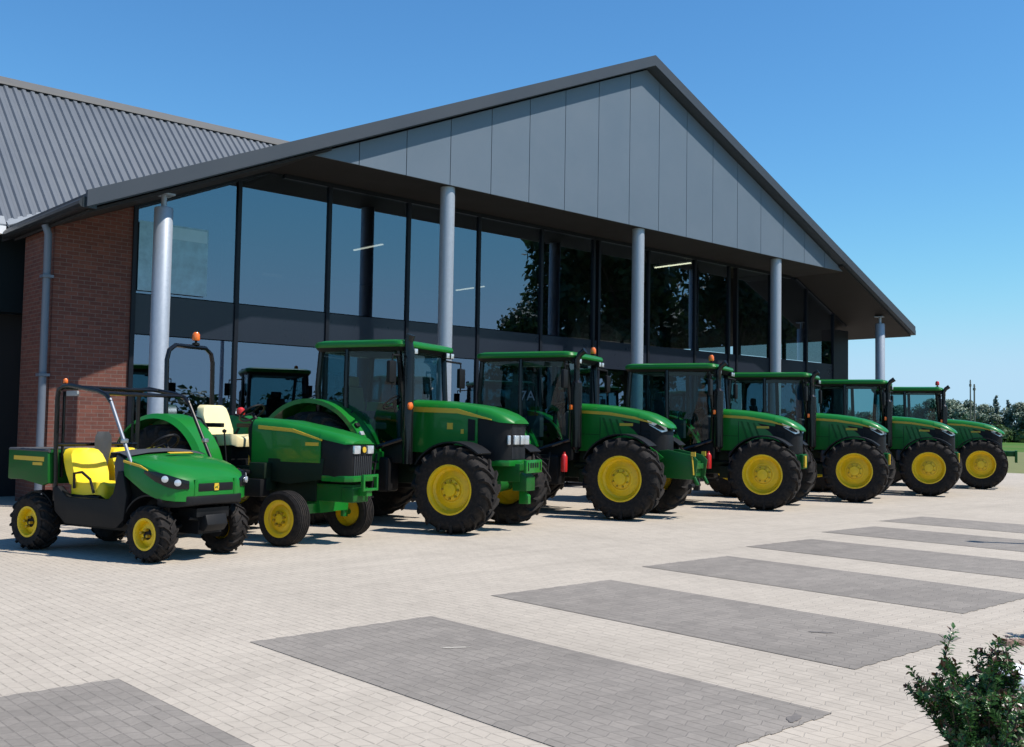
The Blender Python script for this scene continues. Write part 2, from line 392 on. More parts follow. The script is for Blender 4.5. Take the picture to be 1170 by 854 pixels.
# ------------------------------------------------------------------ wheels
def tyre_mesh(Ro, w, rr, lugs, lugh=.04, ribs=False):
    mb = MB(); c = Ro - (lugh if lugs else 0.)
    h = w / 2
    side = [(rr - .015, -h * .62), (rr + .02, -h * .86), (rr + (c - rr) * .45, -h * 1.0), (rr + (c - rr) * .75, -h * .98), (c - .045, -h * .9), (c - .012, -h * .76), (c, -h * .45)]
    prof = side + [(c, 0)] + [(r, -y) for r, y in side[::-1]] + [(rr - .02, h * .3), (rr - .02, -h * .3), side[0]]
    if ribs:
        prof = side[:6]
        for k in range(5):
            y = -h * .62 + k * h * .31
            prof += [(c - .014, y - h * .06), (c, y - h * .05 + .004), (c, y + h * .16), (c - .014, y + h * .17)]
        prof += [(r, -y) for r, y in side[:6][::-1]] + [(rr - .02, h * .3), (rr - .02, -h * .3), side[0]]
    mb.lathe(prof, n=56)
    for sgn in (-1, 1):
        for k in range(lugs):
            a0 = 2 * PI * (k + (.5 if sgn > 0 else 0)) / lugs
            lw = .055 * Ro / .75
            st = [(-.03 * w, 0.0, c - .01, Ro), (.18 * w, .14, c - .012, Ro), (.37 * w, .25, c - .02, Ro - .004), (.47 * w, .30, c - .07, Ro - .03), (.5 * w, .315, c - .16 * Ro, c - .10 * Ro)]
            rings = []
            for y, da, r0, r1 in st:
                a = a0 + da * (20. / max(lugs, 1)) ** .5; ring = []
                for (r, dw) in ((r0, -lw * .62), (r1, -lw * .42), (r1, lw * .42), (r0, lw * .62)):
                    aa = a + dw / r
                    ring.append((math.cos(aa) * r, sgn * y + (sgn * .012 if r == r1 and y > .45 * w else 0), math.sin(aa) * r))
                rings.append(ring)
            mb.loft(rings)
    return mb

def rim_mesh(rr, w, style='tractor'):
    mb = MB(); h = w / 2
    if style == 'tractor':
        prof = [(rr - .02, h * .6), (rr - .03, -h * .5), (rr - .012, -h * .60), (rr + .022, -h * .80), (rr + .026, -h * .86), (rr - .004, -h * .86), (rr - .035, -h * .70),
                (rr * .90, -h * .52), (rr * .80, -h * .40), (rr * .74, -h * .44), (rr * .58, -h * .50), (rr * .56, -h * .54), (rr * .50, -h * .55), (rr * .48, -h * .5), (.001, -h * .5)]
    else:
        prof = [(rr - .02, h * .6), (rr - .02, -h * .5), (rr + .012, -h * .80), (rr + .014, -h * .88), (rr - .01, -h * .88), (rr - .03, -h * .6),
                (rr * .82, -h * .35), (rr * .62, -h * .42), (rr * .46, -h * .5), (.001, -h * .5)]
    mb.lathe(prof, n=48)
    # back of the disc
    mb.lathe([(rr - .03, h * .55), (rr * .8, -h * .28), (.001, -h * .38)], n=48)
    return mb

def make_wheel(name, root, loc, left, Ro, w, rr, lugs, style='tractor', lugh=.04, ribs=False, cache={}):
    key = (Ro, w, rr, lugs, style, ribs)
    h = w / 2
    if key not in cache:
        hub = MB()
        if style == 'tractor':
            hub.lathe([(rr * .44, -h * .48), (rr * .43, -h * .62), (rr * .36, -h * .66), (rr * .30, -h * .66), (rr * .27, -h * .82), (.001, -h * .84)], n=32)
            nb, rb = 8, rr * .37
        else:
            hub.lathe([(rr * .40, -h * .47), (rr * .38, -h * .53), (rr * .28, -h * .54), (rr * .26, -h * .57), (.001, -h * .58)], n=24)
            nb, rb = 4, rr * .31
        for k in range(nb):
            a = 2 * PI * k / nb
            hub.lathe([(.018, -h * .6), (.018, -h * .6 - .045), (.001, -h * .6 - .047)], c=(math.cos(a) * rb, 0, math.sin(a) * rb), n=6, mi=1)
        a = hub.build(name, (M['yellow'] if style == 'tractor' else M['black'], M['bolt']), bevel=0)
        t = tyre_mesh(Ro, w, rr, lugs, lugh, ribs).build('tyre', M['tyre'], a, smooth=40)
        r = rim_mesh(rr, w, style).build('rim', M['yellow'], a, smooth=40)
        cache[key] = a
        o = a
    else:
        o = dup(cache[key]); o.name = name
    o.parent = root; o.location = loc
    o.rotation_euler = (0, random.uniform(0, 1.), PI if left else 0.)
    return o

# ------------------------------------------------------------------ small vehicle pieces
def hood_ring(x, w, zb, zt, drop=.0):
    P = [(-w, zb), (-w, zt - .20), (-w * .985, zt - .12), (-w * .93, zt - .06), (-w * .82, zt - .025), (-w * .45, zt - .004), (0, zt)]
    P = P + [(-y, z) for y, z in P[-2::-1]]
    return [(x, y, z) for y, z in P]
def cap_ring(x, w, zt, th):
    P = [(-w, zt - th), (-w * .985, zt - min(.12, th * .8)), (-w * .93, zt - .055), (-w * .82, zt - .025), (-w * .45, zt - .004), (0, zt)]
    P = P + [(-y, z) for y, z in P[-2::-1]]
    return [(x, y, z) for y, z in P]
def rrect(x0, x1, y1, z, r, n=5):
    pts = []
    for cx, cy, a in ((x1 - r, y1 - r, 0), (x0 + r, y1 - r, 90), (x0 + r, -y1 + r, 180), (x1 - r, -y1 + r, 270)):
        for k in range(n + 1):
            t = R(a + 90 * k / n); pts.append((cx + r * math.cos(t), cy + r * math.sin(t), z))
    return pts
def mirror_y(fn):
    for s in (-1, 1): fn(s)

def make_beacon(root, loc, mat, name='beacon'):
    b = MB(); b.lathe([(.001, 0), (.055, 0), (.055, .03), (.02, .04), (.02, .07), (.001, .07)], axis='z', n=16)
    base = b.build(name, M['black'], root, loc=loc)
    l = MB(); l.lathe([(.05, .07), (.058, .09), (.055, .16), (.035, .195), (.001, .20)], axis='z', n=16)
    l.build('lens', mat, base)
    return base

def cab_parts(root, roof_name='roof', x0=-3.02, x1=-1.12, zt=3.03, roof_over=.07, lamps=True, seat='seat_dark', ex=True, beh=.0):
    # frame
    fr = MB()
    zc = zt - .16
    for s in (-1, 1):
        fr.tube([(x1 - .06, s * .60, 1.35), (x1 - .02, s * .66, 2.0), (x1 - .10, s * .72, zc)], .048, 8)
        fr.tube([(-2.08, s * .80, 1.15), (-2.10, s * .83, 2.0), (-2.12, s * .79, zc)], .045, 8)
        fr.tube([(x0 + .04, s * .72, 1.55), (x0 + .02, s * .76, 2.2), (x0 + .06, s * .74, zc)], .05, 8)
        fr.tube([(x1 - .1, s * .74, zc), (x0 + .06, s * .76, zc)], .045, 8)
        fr.tube([(x1 - .06, s * .62, 1.38), (-1.75, s * .80, 1.18), (-2.1, s * .81, 1.2), (x0 + .05, s * .74, 1.6)], .04, 8)
    fr.tube([(x1 - .1, -.72, zc), (x1 - .1, .72, zc)], .045, 8)
    fr.tube([(x0 + .06, -.74, zc), (x0 + .06, .74, zc)], .045, 8)
    fr.tube([(x0 + .04, -.72, 1.6), (x0 + .04, .72, 1.6)], .04, 8)
    fr.build('cab_frame', M['gloss_black'], root)
    # roof
    r = MB()
    r.loft([rrect(x0 - .02, x1 + .02, .80, zt - .19, .16), rrect(x0 - roof_over, x1 + roof_over, .845, zt - .13, .18)], mi=0)
    r.build('roof_lining', M['black'], root)
    r = MB()
    a, b = x0 - roof_over, x1 + roof_over
    r.loft([rrect(a, b, .85, zt - .128, .18), rrect(a - .015, b + .02, .865, zt - .09, .19), rrect(a + .0, b + .0, .85, zt - .04, .19), rrect(a + .08, b - .10, .77, zt - .01, .2), rrect(a + .4, b - .5, .5, zt, .2)])
    r.build(roof_name, M['green'], root, smooth=50)
    # glass
    g = MB()
    g.quad((x1 - .055, -.60, 1.40), (x1 - .055, .60, 1.40), (x1 - .115, .70, zc), (x1 - .115, -.70, zc)); g.build('windscreen', M['cab_glass'], root, smooth=0)
    g = MB(); g.quad((x0 + .035, -.70, 1.62), (x0 + .035, .70, 1.62), (x0 + .06, .72, zc), (x0 + .06, -.72, zc)); g.build('rear_window', M['cab_glass'], root, smooth=0)
    for s in (-1, 1):
        g = MB()
        g.add([(x1 - .12, s * .645, 1.42), (-1.75, s * .80, 1.22), (-2.05, s * .81, 1.22), (-2.07, s * .82, zc - .03), (x1 - .16, s * .735, zc - .03)], [(0, 1, 2, 3, 4)])
        d = g.build('door', M['cab_glass'], root, smooth=0)
        h = MB(); h.tube([(-1.95, s * .86, 1.55), (-1.95, s * .885, 1.58), (-1.95, s * .885, 1.78), (-1.95, s * .86, 1.81)], .014, 6)
        h.bb((-2.04, s * .812, 1.5), (-1.9, s * .85, 1.62)); h.build('handle', M['black'], d)
        g = MB(); g.quad((-2.13, s * .81, 1.25), (x0 + .08, s * .74, 1.64), (x0 + .09, s * .75, zc - .03), (-2.15, s * .81, zc - .03))
        g.build('side_window', M['cab_glass'], root, smooth=0)
    # cab base and inside
    b = MB(); b.prism([(x1 - .02, 1.0), (x1 - .02, 1.38), (-1.5, 1.30), (-1.75, 1.16), (-2.1, 1.16), (x0 + .05, 1.58), (x0 + .05, 1.2), (-2.4, 1.0)], 'y', -.60, .60)
    b.build('cab_floor', M['black'], root, bevel=.02)
    s_ = MB(); s_.box((-2.25, 0, 1.58), (.5, .5, .12)); s_.box((-2.50, 0, 1.92), (.12, .48, .62), Matrix.Rotation(R(-10), 3, 'Y')); s_.box((-2.55, 0, 2.32), (.10, .28, .18)); s_.box((-2.2, -.34, 1.72), (.4, .09, .07)); s_.box((-2.2, .34, 1.72), (.4, .09, .07)); s_.box((-2.25, 0, 1.35), (.3, .3, .4))
    s_.build('seat', M[seat], root, bevel=.04, seg=3)
    w = MB(); tilt = Matrix.Rotation(R(-35), 3, 'Y')
    ring = [tilt @ Vector((.2 * math.cos(2 * PI * k / 20), .2 * math.sin(2 * PI * k / 20), 0)) + Vector((-1.72, 0, 1.98)) for k in range(21)]
    w.tube(ring, .016, 6); w.tube([(-1.72, 0, 1.98), (-1.5, 0, 1.35)], [.03, .07], 8)
    for k in (0, 7, 13): w.tube([ring[k], (-1.72, 0, 1.98)], .012, 5)
    w.build('steering_wheel', M['black'], root)
    d = MB(); d.prism([(-1.25, 1.3), (-1.25, 1.86), (-1.38, 1.92), (-1.5, 1.8), (-1.45, 1.3)], 'y', -.3, .3); d.build('dashboard', M['grey_plastic'], root, bevel=.02)
    c = MB(); c.box((-2.15, -.5, 1.62), (.7, .18, .4)); c.tube([(-1.95, -.5, 1.8), (-1.92, -.5, 2.0)], .015, 6); c.build('console', M['grey_plastic'], root, bevel=.03)
    # mirrors
    for s in (-1, 1):
        m = MB(); m.tube([(x1 - .06, s * .74, zc - .10), (x1 + .05, s * 1.0, zc - .12), (x1 + .03, s * 1.10, zc - .12)], .018, 6)
        m.tube([(x1 + .03, s * 1.10, zc - .12), (x1 + .03, s * 1.10, zc - .62)], .014, 6)
        a_ = m.build('mirror_arm', M['black'], root)
        k = MB(); k.box((x1 + .03, s * 1.12, zc - .38), (.07, .20, .34)); k.build('mirror', M['black'], a_, bevel=.025)
    if lamps:
        for s in (-1, 1):
            for dy in (0, .15):
                q = MB(); q.box((x1 + .05, s * (.52 + dy), zt - .185), (.09, .12, .10)); lamp = q.build('work_light', M['black'], root, bevel=.015)
                q = MB(); q.box((x1 + .098, s * (.52 + dy), zt - .185), (.012, .10, .08)); q.build('lens', M['chrome'], lamp, bevel=.004)
    # steps on both sides
    for s in (-1, 1):
        q = MB()
        for i, (zz, yy) in enumerate(((.48, 1.02), (.76, .97), (1.02, .91))): q.box((-1.68, s * yy, zz), (.44, .18, .03))
        q.tube([(-1.47, s * 1.02, .45), (-1.47, s * .86, 1.15)], .018, 6); q.tube([(-1.89, s * 1.02, .45), (-1.89, s * .86, 1.15)], .018, 6)
        q.build('step', M['black'], root)

def chassis_parts(root, wb=2.77, front_track=.95, rear_track=.93, zax=.72, zrear=.93):
    c = MB(); c.box((-1.3, 0, .88), (2.7, .46, .42)); c.box((-.45, 0, 1.1), (1.3, .62, .35)); c.box((-2.5, 0, 1.0), (.8, .6, .7)); c.box((-.8, -.36, .72), (.5, .22, .25)); c.box((-.8, .36, .72), (.5, .22, .25))
    c.tube([(-.2, -.3, .95), (-1.2, -.3, .9)], .06, 8); c.tube([(-.2, .3, .95), (-1.2, .3, .9)], .06, 8)
    c.build('engine_block', M['chassis'], root, bevel=.03)
    for s in (-1, 1):
        q = MB(); q.tube([(-.95, s * .36, 1.15), (-.7, s * .40, 1.02), (-.45, s * .37, 1.12), (-.2, s * .39, .98)], .022, 8); q.tube([(-1.0, s * .33, .95), (-.6, s * .41, .84), (-.3, s * .36, .88)], .016, 8); q.build('hose', M['black'], root)
        q = MB(); q.lathe([(.001, -.14), (.06, -.14), (.065, -.1), (.065, .1), (.05, .14), (.001, .14)], c=(-.80, s * .40, 1.02), axis='z', n=14); q.build('oil_filter', M['grey_plastic'], root)
    a = MB(); a.tube([(0, -front_track + .1, zax), (0, -.3, zax), (0, .3, zax), (0, front_track - .1, zax)], [.13, .10, .13, .10], 12); a.box((0, 0, zax + .05), (.35, .4, .25))
    a.tube([(-.18, -.75, zax + .02), (-.18, .75, zax + .02)], .03, 8)
    a.build('front_axle', M['dark_green'], root, bevel=0)
    a = MB(); a.tube([(-wb, -rear_track + .1, zrear), (-wb, rear_track - .1, zrear)], .15, 14); a.box((-wb, 0, zrear), (.6, .7, .6)); a.build('rear_axle', M['dark_green'], root, bevel=.0)
    h = MB()
    for s in (-1, 1):
        h.tube([(-wb - .25, s * .22, .75), (-wb - .95, s * .42, .62)], .04, 8); h.tube([(-wb - .2, s * .25, 1.3), (-wb - .7, s * .38, 1.15), (-wb - .75, s * .40, .68)], .03, 8)
    h.box((-wb - .4, 0, .55), (.4, .12, .1)); h.box((-wb - .35, 0, 1.15), (.3, .7, .35))
    h.build('rear_hitch', M['black'], root)

def fuel_tank(root):
    for s in (-1, 1):
        t = MB(); t.box((-1.72 if s < 0 else -1.75, s * .56, .82), (.75, .36, .55)); t.build('fuel_tank' if s > 0 else 'tool_box', M['black'], root, bevel=.06, seg=3)

def exhaust(root, x, y, z0, z1):
    e = MB(); e.tube([(x, y, z0), (x, y, z1 - .35), (x, y, z1 - .12), (x + .06, y - .0, z1 - .02), (x + .16, y, z1 + .05)], [.055, .055, .055, .055, .06], 12)
    e.tube([(x, y, z0 + .05), (x, y, z0 + .1), (x, y, z1 - .55), (x, y, z1 - .5)], [.06, .105, .105, .06], 14)
    e.build('exhaust_stack', M['gloss_black'], root)

# ------------------------------------------------------------------ modern row-crop tractor
YAW = lambda d: R(d) - PI / 2
def modern_tractor():
    root = thing('tractor', 'x', 'tractor')
    # bonnet
    b = MB(); body = [(-1.18, .40, 1.18, 2.07), (-.9, .405, 1.18, 2.06), (-.5, .41, 1.18, 2.03), (-.15, .41, 1.16, 1.985), (.10, .405, 1.14, 1.935)]
    b.loft([hood_ring(*s) for s in body])
    b.loft([cap_ring(.085, .408, 1.94, .14), cap_ring(.25, .40, 1.895, .13), cap_ring(.40, .38, 1.83, .12), cap_ring(.52, .33, 1.76, .10), cap_ring(.60, .26, 1.70, .07), cap_ring(.635, .18, 1.655, .03)])
    hood = b.build('bonnet', M['green'], root, smooth=40)
    # black sloping nose with mesh
    g = MB()
    g.loft([[(x, -w, z0), (x, -w, z1), (x, -w * .6, z1 + .01), (x, w * .6, z1 + .01), (x, w, z1), (x, w, z0)] for x, w, z0, z1 in ((.06, .385, 1.16, 1.82), (.25, .375, 1.14, 1.77), (.42, .34, 1.13, 1.70), (.52, .27, 1.13, 1.62), (.57, .17, 1.14, 1.56))])
    gr = g.build('grille', M['black'], root, smooth=40)
    sl = MB()
    for k in range(9): sl.box((.535 + .0 * k, 0, 1.20 + k * .042), (.06, .40 - .012 * k, .012))
    sl.build('grille_slat', M['grey_plastic'], gr)
    sl = MB()
    for s in (-1, 1):
        for k in range(6): sl.box((.20, s * .379, 1.22 + k * .07), (.22, .012, .02))
    sl.build_sides('grille_slat', M['black'], gr)
    # green side panel that sweeps down in front of the wheel
    sp = MB()
    for s in (-1, 1): sp.prism([(.04, 1.10), (.04, 1.66), (.13, 1.46), (.26, 1.31), (.42, 1.21), (.56, 1.10), (.42, 1.00)], 'y', s * .386, s * .412)
    sp.build_sides('side_panel', M['green'], root, bevel=.008)
    # head lamps on the nose corners
    for s in (-1, 1):
        q = MB(); ring1 = [(.24, s * .398, 1.775), (.28, s * .395, 1.68), (.50, s * .33, 1.55), (.575, s * .22, 1.57), (.555, s * .25, 1.675), (.42, s * .36, 1.735)]
        ring0 = [(p[0] - .04, p[1] * .86, p[2]) for p in ring1]
        q.loft([ring0, ring1]); lamp = q.build('headlight', M['chrome'], root, bevel=.006)
        q = MB(); q.tube([(.25, s * .402, 1.71), (.40, s * .378, 1.645), (.52, s * .325, 1.59)], .008, 6); q.build('lamp_rib', M['black'], lamp)
    # stripe along the bonnet, pinched to the nose
    st = MB()
    for s in (-1, 1): st.prism([(-1.16, 1.885), (-.5, 1.85), (0., 1.78), (.34, 1.705), (.34, 1.72), (0., 1.825), (-.5, 1.905), (-1.16, 1.94)], 'y', s * .402, s * .4155)
    st.build_sides('bonnet_stripe', M['decal'], hood)
    n = MB()
    for s in (-1, 1):
        for k in range(3): n.prism([(-.62 + k * .13, 1.80 - .015 * k), (-.58 + k * .13, 1.80 - .015 * k), (-.46 + k * .13, 1.45), (-.50 + k * .13, 1.45)], 'y', s * .40, s * .417)
    n.build_sides('side_vent', M['dark_green'], hood)
    n = MB()
    for s in (-1, 1): n.prism([(-.26, 1.765), (.12, 1.70), (.12, 1.45), (.0, 1.58)], 'y', s * .40, s * .4145)
    n.build_sides('nose_flank', M['black'], hood)
    k = MB()
    for s in (-1, 1): k.box((-.15, s * .413, 1.68), (.26, .006, .05))
    k.build_sides('model_badge', M['decal'], hood)
    gp_ = MB()
    for s in (-1, 1):
        gp_.prism([(-1.17, 1.50), (-.655, 1.49), (-.655, 1.482), (-1.17, 1.492)], 'y', s * .40, s * .4135); gp_.prism([(-.664, 1.80), (-.656, 1.80), (-.656, 1.20), (-.664, 1.20)], 'y', s * .40, s * .4135)
    gp_.build_sides('panel_gap', M['black'], hood)
    # front support
    f = MB(); f.box((.28, 0, .98), (.75, .44, .30)); f.box((.62, 0, 1.02), (.06, .5, .22)); f.build('front_frame', M['dark_green'], root, bevel=.02)
    chassis_parts(root)
    cab_parts(root)
    fuel_tank(root)
    exhaust(root, -1.02, -.70, 1.15, 2.98)
    e = MB(); e.lathe([(.001, 0), (.055, 0), (.06, .03), (.06, .27), (.04, .31), (.02, .33), (.02, .36), (.001, .36)], axis='z', n=14); e.build('fire_extinguisher', M['red'], root, loc=(-1.18, -.86, .80))
    i = MB(); i.box((-1.08, -.79, 1.98), (.05, .10, .09)); i.build('indicator', M['orange'], root, bevel=.015)
    for s in (-1, 1):
        a = MB(); arc_sheet(a, 0, .73, .785, 48, 155, s * .70, s * 1.14, .025); a.tube([(0, s * .4, .8), (-.25, s * .75, 1.42)], .025, 6); a.build('front_mudguard', M['black'], root, smooth=40)
        a = MB(); arc_sheet(a, -2.77, .93, 1.02, 18, 150, s * 1.14, s * .62, .035, 20, lip=.06); arc_sheet(a, -2.77, .93, 1.015, 30, 140, s * .655, s * .625, .38)
        fd = a.build('rear_fender', M['green'], root, smooth=40)
    for nm, x, z, tr, args in (('front_wheel', 0, .725, .95, (.725, .52, .385, 18)), ('rear_wheel', -2.77, .93, .93, (.93, .60, .52, 20))):
        for s in (-1, 1): make_wheel(nm, root, (x, s * tr, z), s > 0, *args)
    return root

# ------------------------------------------------------------------ older row-crop tractor with rounded nose
def classic_tractor():
    root = thing('tractor', 'green cab tractor with four lamps in its black grille and a slotted plate in front', 'tractor')
    b = MB(); b.loft([hood_ring(*s) for s in ((-1.15, .40, 1.18, 2.02), (-.6, .41, 1.18, 2.0), (-.1, .41, 1.15, 1.95), (.06, .405, 1.14, 1.925))])
    b.loft([cap_ring(.05, .412, 1.93, .20), cap_ring(.25, .405, 1.89, .18), cap_ring(.42, .385, 1.83, .16), cap_ring(.54, .35, 1.77, .11), cap_ring(.62, .28, 1.715, .06)])
    hood = b.build('bonnet', M['green'], root, smooth=40)
    g = MB()
    g.loft([[(x, -w, z0), (x, -w, z1), (x, -w * .6, z1 + .01), (x, w * .6, z1 + .01), (x, w, z1), (x, w, z0)] for x, w, z0, z1 in ((.02, .39, 1.10, 1.76), (.30, .385, 1.08, 1.72), (.45, .36, 1.07, 1.68), (.54, .31, 1.07, 1.66), (.575, .24, 1.08, 1.64))])
    gr = g.build('grille', M['black'], root, smooth=40)
    sl = MB()
    for k in range(11): sl.box((.573, -.22 + k * .044, 1.56), (.02, .010, .15))
    sl.build('grille_slat', M['grey_plastic'], gr); sl = MB()
    for k in range(11): sl.box((.573, -.22 + k * .044, 1.20), (.02, .010, .18))
    sl.build('grille_slat', M['grey_plastic'], gr)
    for y in (-.29, -.11, .11, .29):
        q = MB(); q.box((.585 if abs(y) < .2 else .54, y, 1.40), (.05, .165, .145), Matrix.Rotation(R(0 if abs(y) < .2 else (-35 if y < 0 else 35) * -1), 3, 'Z')); q.build('headlight', M['chrome'], root, bevel=.018, seg=3)
    lp = MB(); lp.loft([[(x, -w, 1.0), (x, -w, 1.09), (x, w, 1.09), (x, w, 1.0)] for x, w in ((.0, .40), (.45, .37), (.57, .30), (.62, .2))]); lp.build('front_lip', M['green'], root, bevel=.01)
    st = MB()
    for s in (-1, 1): st.prism([(-1.13, 1.82), (-.3, 1.80), (.30, 1.70), (.30, 1.715), (-.3, 1.875), (-1.13, 1.90)], 'y', s * .40, s * .4155)
    st.build_sides('bonnet_stripe', M['decal'], hood)
    k = MB()
    for s in (-1, 1): k.box((-.42, s * .413, 1.60), (.10, .006, .10)); k.box((-.20, s * .413, 1.52), (.05, .006, .07))
    k.build_sides('model_badge', M['decal'], hood)
    v = MB()
    for s in (-1, 1): v.prism([(-.10, 1.72), (.02, 1.70), (.02, 1.38), (-.10, 1.38)], 'y', s * .40, s * .418)
    v.build_sides('side_vent', M['black'], hood)
    f = MB(); f.box((.30, 0, .90), (.80, .40, .28)); f.prism([(.55, .62), (.80, .62), (.80, .84), (.55, 1.0)], 'y', -.16, .16); f.build('front_frame', M['dark_green'], root, bevel=.02)
    p = MB(); p.box((.83, 0, 1.0), (.05, .58, .20)); pl = p.build('front_plate', M['green'], root, bevel=.012)
    q = MB()
    for y in (-.22, .22): q.box((.857, y, 1.0), (.008, .028, .13))
    for y in (-.13, -.05, .04, .12): q.box((.857, y, 1.02), (.008, .045, .075))
    q.build('plate_slot', M['black'], pl)
    h = MB(); h.prism([(.62, .42), (.78, .42), (.78, .55), (.70, .62), (.62, .62)], 'y', -.05, .05); h.build('tow_hook', M['green'], root, bevel=.01)
    chassis_parts(root, wb=2.6, zax=.66, zrear=.90)
    cab_parts(root, x0=-2.72, x1=-1.10, zt=2.96, seat='seat_tan')
    fuel_tank(root)
    e = MB(); e.tube([(-1.0, -.72, 1.0), (-1.0, -.72, 2.75), (-1.02, -.72, 2.9), (-.98, -.72, 3.02)], [.085, .085, .07, .07], 14); e.build('exhaust_stack', M['gloss_black'], root)
    i = MB(); i.lathe([(.001, 0), (.06, 0), (.06, .03), (.04, .045), (.001, .05)], axis='x', n=16); i.build('indicator', M['orange'], root, loc=(-.93, -.80, 1.90))
    for s in (-1, 1):
        a = MB(); arc_sheet(a, 0, .66, .715, 50, 150, s * .70, s * 1.14, .025); a.tube([(0, s * .4, .8), (-.2, s * .75, 1.35)], .025, 6); a.build('front_mudguard', M['black'], root, smooth=40)
        a = MB(); arc_sheet(a, -2.6, .90, 1.10, 0, 150, s * 1.16, s * .62, .04, 22, lip=.07); arc_sheet(a, -2.6, .90, 1.09, 20, 140, s * .655, s * .625, .42)
        fd = a.build('rear_fender', M['green'], root, smooth=40)
        for ang in (38, 30, 22):
            q = MB(); q.box((-2.6 + 1.125 * math.cos(R(ang)), s * 1.06, .90 + 1.125 * math.sin(R(ang))), (.035, .10, .07), Matrix.Rotation(R(-ang), 3, 'Y')); q.build('fender_lamp', M['chrome'] if ang == 30 else M['black'], fd, bevel=.01)
        q = MB(); q.bb((-1.95, s * .5, 1.0), (-1.5, s * .8, 1.18)); q.build('cab_side', M['green'], root, bevel=.02)
    for nm, x, z, tr, args in (('front_wheel', 0, .66, .95, (.66, .50, .355, 18)), ('rear_wheel', -2.6, .90, .92, (.90, .56, .50, 20))):
        for s in (-1, 1): make_wheel(nm, root, (x, s * tr, z), s > 0, *args)
    return root

# ------------------------------------------------------------------ small open-station tractor
def open_tractor():
    root = thing('tractor', 'small open green tractor with a cream seat and no cab', 'tractor')
    b = MB(); b.loft([hood_ring(*s) for s in ((-.94, .30, 1.00, 1.675), (-.86, .31, 1.02, 1.67), (-.4, .325, 1.08, 1.645), (.1, .33, 1.08, 1.565), (.28, .33, 1.08, 1.53))])
    b.loft([cap_ring(.27, .333, 1.535, .13), cap_ring(.5, .325, 1.485, .12), cap_ring(.66, .30, 1.435, .10), cap_ring(.74, .25, 1.39, .05)])
    hood = b.build('bonnet', M['green'], root, smooth=40)
    sh = MB()
    for s in (-1, 1): sh.prism([(-.62, .82), (-.25, .78), (.3, .86), (.34, 1.14), (-.62, 1.12)], 'y', s * .30, s * .325)
    sh.build('engine_side', M['chassis'], root, bevel=.01)
    g = MB()
    g.loft([[(x, -w, z0), (x, -w, z1), (x, w, z1), (x, w, z0)] for x, w, z0, z1 in ((.26, .315, .92, 1.43), (.5, .31, .90, 1.385), (.66, .28, .90, 1.35), (.735, .23, .91, 1.335))])
    gr = g.build('grille', M['black'], root, bevel=.02)
    sl = MB()
    for k in range(9): sl.box((.735, -.18 + k * .045, 1.05), (.02, .012, .26))
    sl.build('grille_slat', M['grey_plastic'], gr)
    for y in (-.15, .15):
        q = MB(); q.box((.738, y, 1.265), (.05, .14, .11)); q.build('headlight', M['chrome'], root, bevel=.012)
    q = MB(); q.lathe([(.001, 0), (.04, 0), (.04, .012), (.001, .016)], axis='x', n=12); q.build('emblem', M['decal'], root, loc=(.755, 0, 1.265))
    lp = MB(); lp.loft([[(x, -w, .84), (x, -w, .92), (x, w, .92), (x, w, .84)] for x, w in ((.3, .32), (.66, .29), (.76, .22))]); lp.build('front_lip', M['green'], root, bevel=.01)
    st = MB()
    for s in (-1, 1): st.prism([(-.80, 1.52), (-.2, 1.485), (.30, 1.375), (.30, 1.395), (-.2, 1.53), (-.80, 1.57)], 'y', s * .318, s * .337)
    st.build_sides('bonnet_stripe', M['decal'], hood)
    k = MB()
    for s in (-1, 1): k.box((.14, s * .333, 1.33), (.22, .008, .045))
    k.build_sides('model_badge', M['decal'], hood)
    f = MB(); f.box((.15, 0, .68), (1.1, .30, .24)); f.box((.62, 0, .66), (.2, .34, .2)); f.build('front_frame', M['dark_green'], root, bevel=.02)
    # open rectangular bracket in front
    q = MB()
    for y in (-.15, .15): q.box((.86, y, .83), (.05, .035, .22))
    for z in (.74, .92): q.box((.86, 0, z), (.052, .30, .035))
    q.box((.78, 0, .70), (.16, .12, .10)); q.build('front_bracket', M['green'], root, bevel=.006)
    a = MB(); a.box((.02, 0, .46), (.14, 1.16, .13)); a.prism([(-.1, .40), (.16, .40), (.12, .62), (-.06, .62)], 'y', -.14, .14)
    for s in (-1, 1): a.tube([(.02, s * .58, .30), (.02, s * .58, .62)], .05, 10); a.tube([(.02, s * .58, .36), (.02, s * .68, .36)], .045, 10)
    a.tube([(-.14, -.55, .44), (-.14, .55, .44)], .018, 6); a.build('front_axle', M['green'], root)
    c = MB(); c.box((-.35, 0, .80), (.9, .34, .5)); c.box((-1.4, 0, .78), (1.5, .36, .42)); c.box((-2.05, 0, .80), (.5, .5, .5)); c.tube([(-2.1, -.7, .78), (-2.1, .7, .78)], .10, 10)
    c.box((-.72, -.30, .78), (.32, .22, .20)); c.box((-.70, -.38, .95), (.28, .16, .22)); c.build('engine_block', M['chassis'], root, bevel=.02)
    bt = MB(); bt.box((-.72, -.42, .72), (.30, .2, .24)); bt.build('battery_box', M['black'], root, bevel=.02)
    pl = MB(); pl.box((-1.28, 0, .93), (.95, 1.1, .05)); pl.build('platform', M['black'], root, bevel=.01)
    d = MB(); d.prism([(-.945, 1.0), (-.945, 1.64), (-1.0, 1.68), (-1.12, 1.52), (-1.06, 1.0)], 'y', -.2, .2); d.build('dashboard', M['black'], root, bevel=.03)
    w = MB(); tilt = Matrix.Rotation(R(-38), 3, 'Y'); cc = Vector((-1.22, 0, 1.74))
    ring = [tilt @ Vector((.19 * math.cos(2 * PI * k / 20), .19 * math.sin(2 * PI * k / 20), 0)) + cc for k in range(21)]
    w.tube(ring, .016, 6); w.tube([cc, (-1.0, 0, 1.5)], .025, 8)
    for k in (0, 7, 13): w.tube([ring[k], cc], .012, 5)
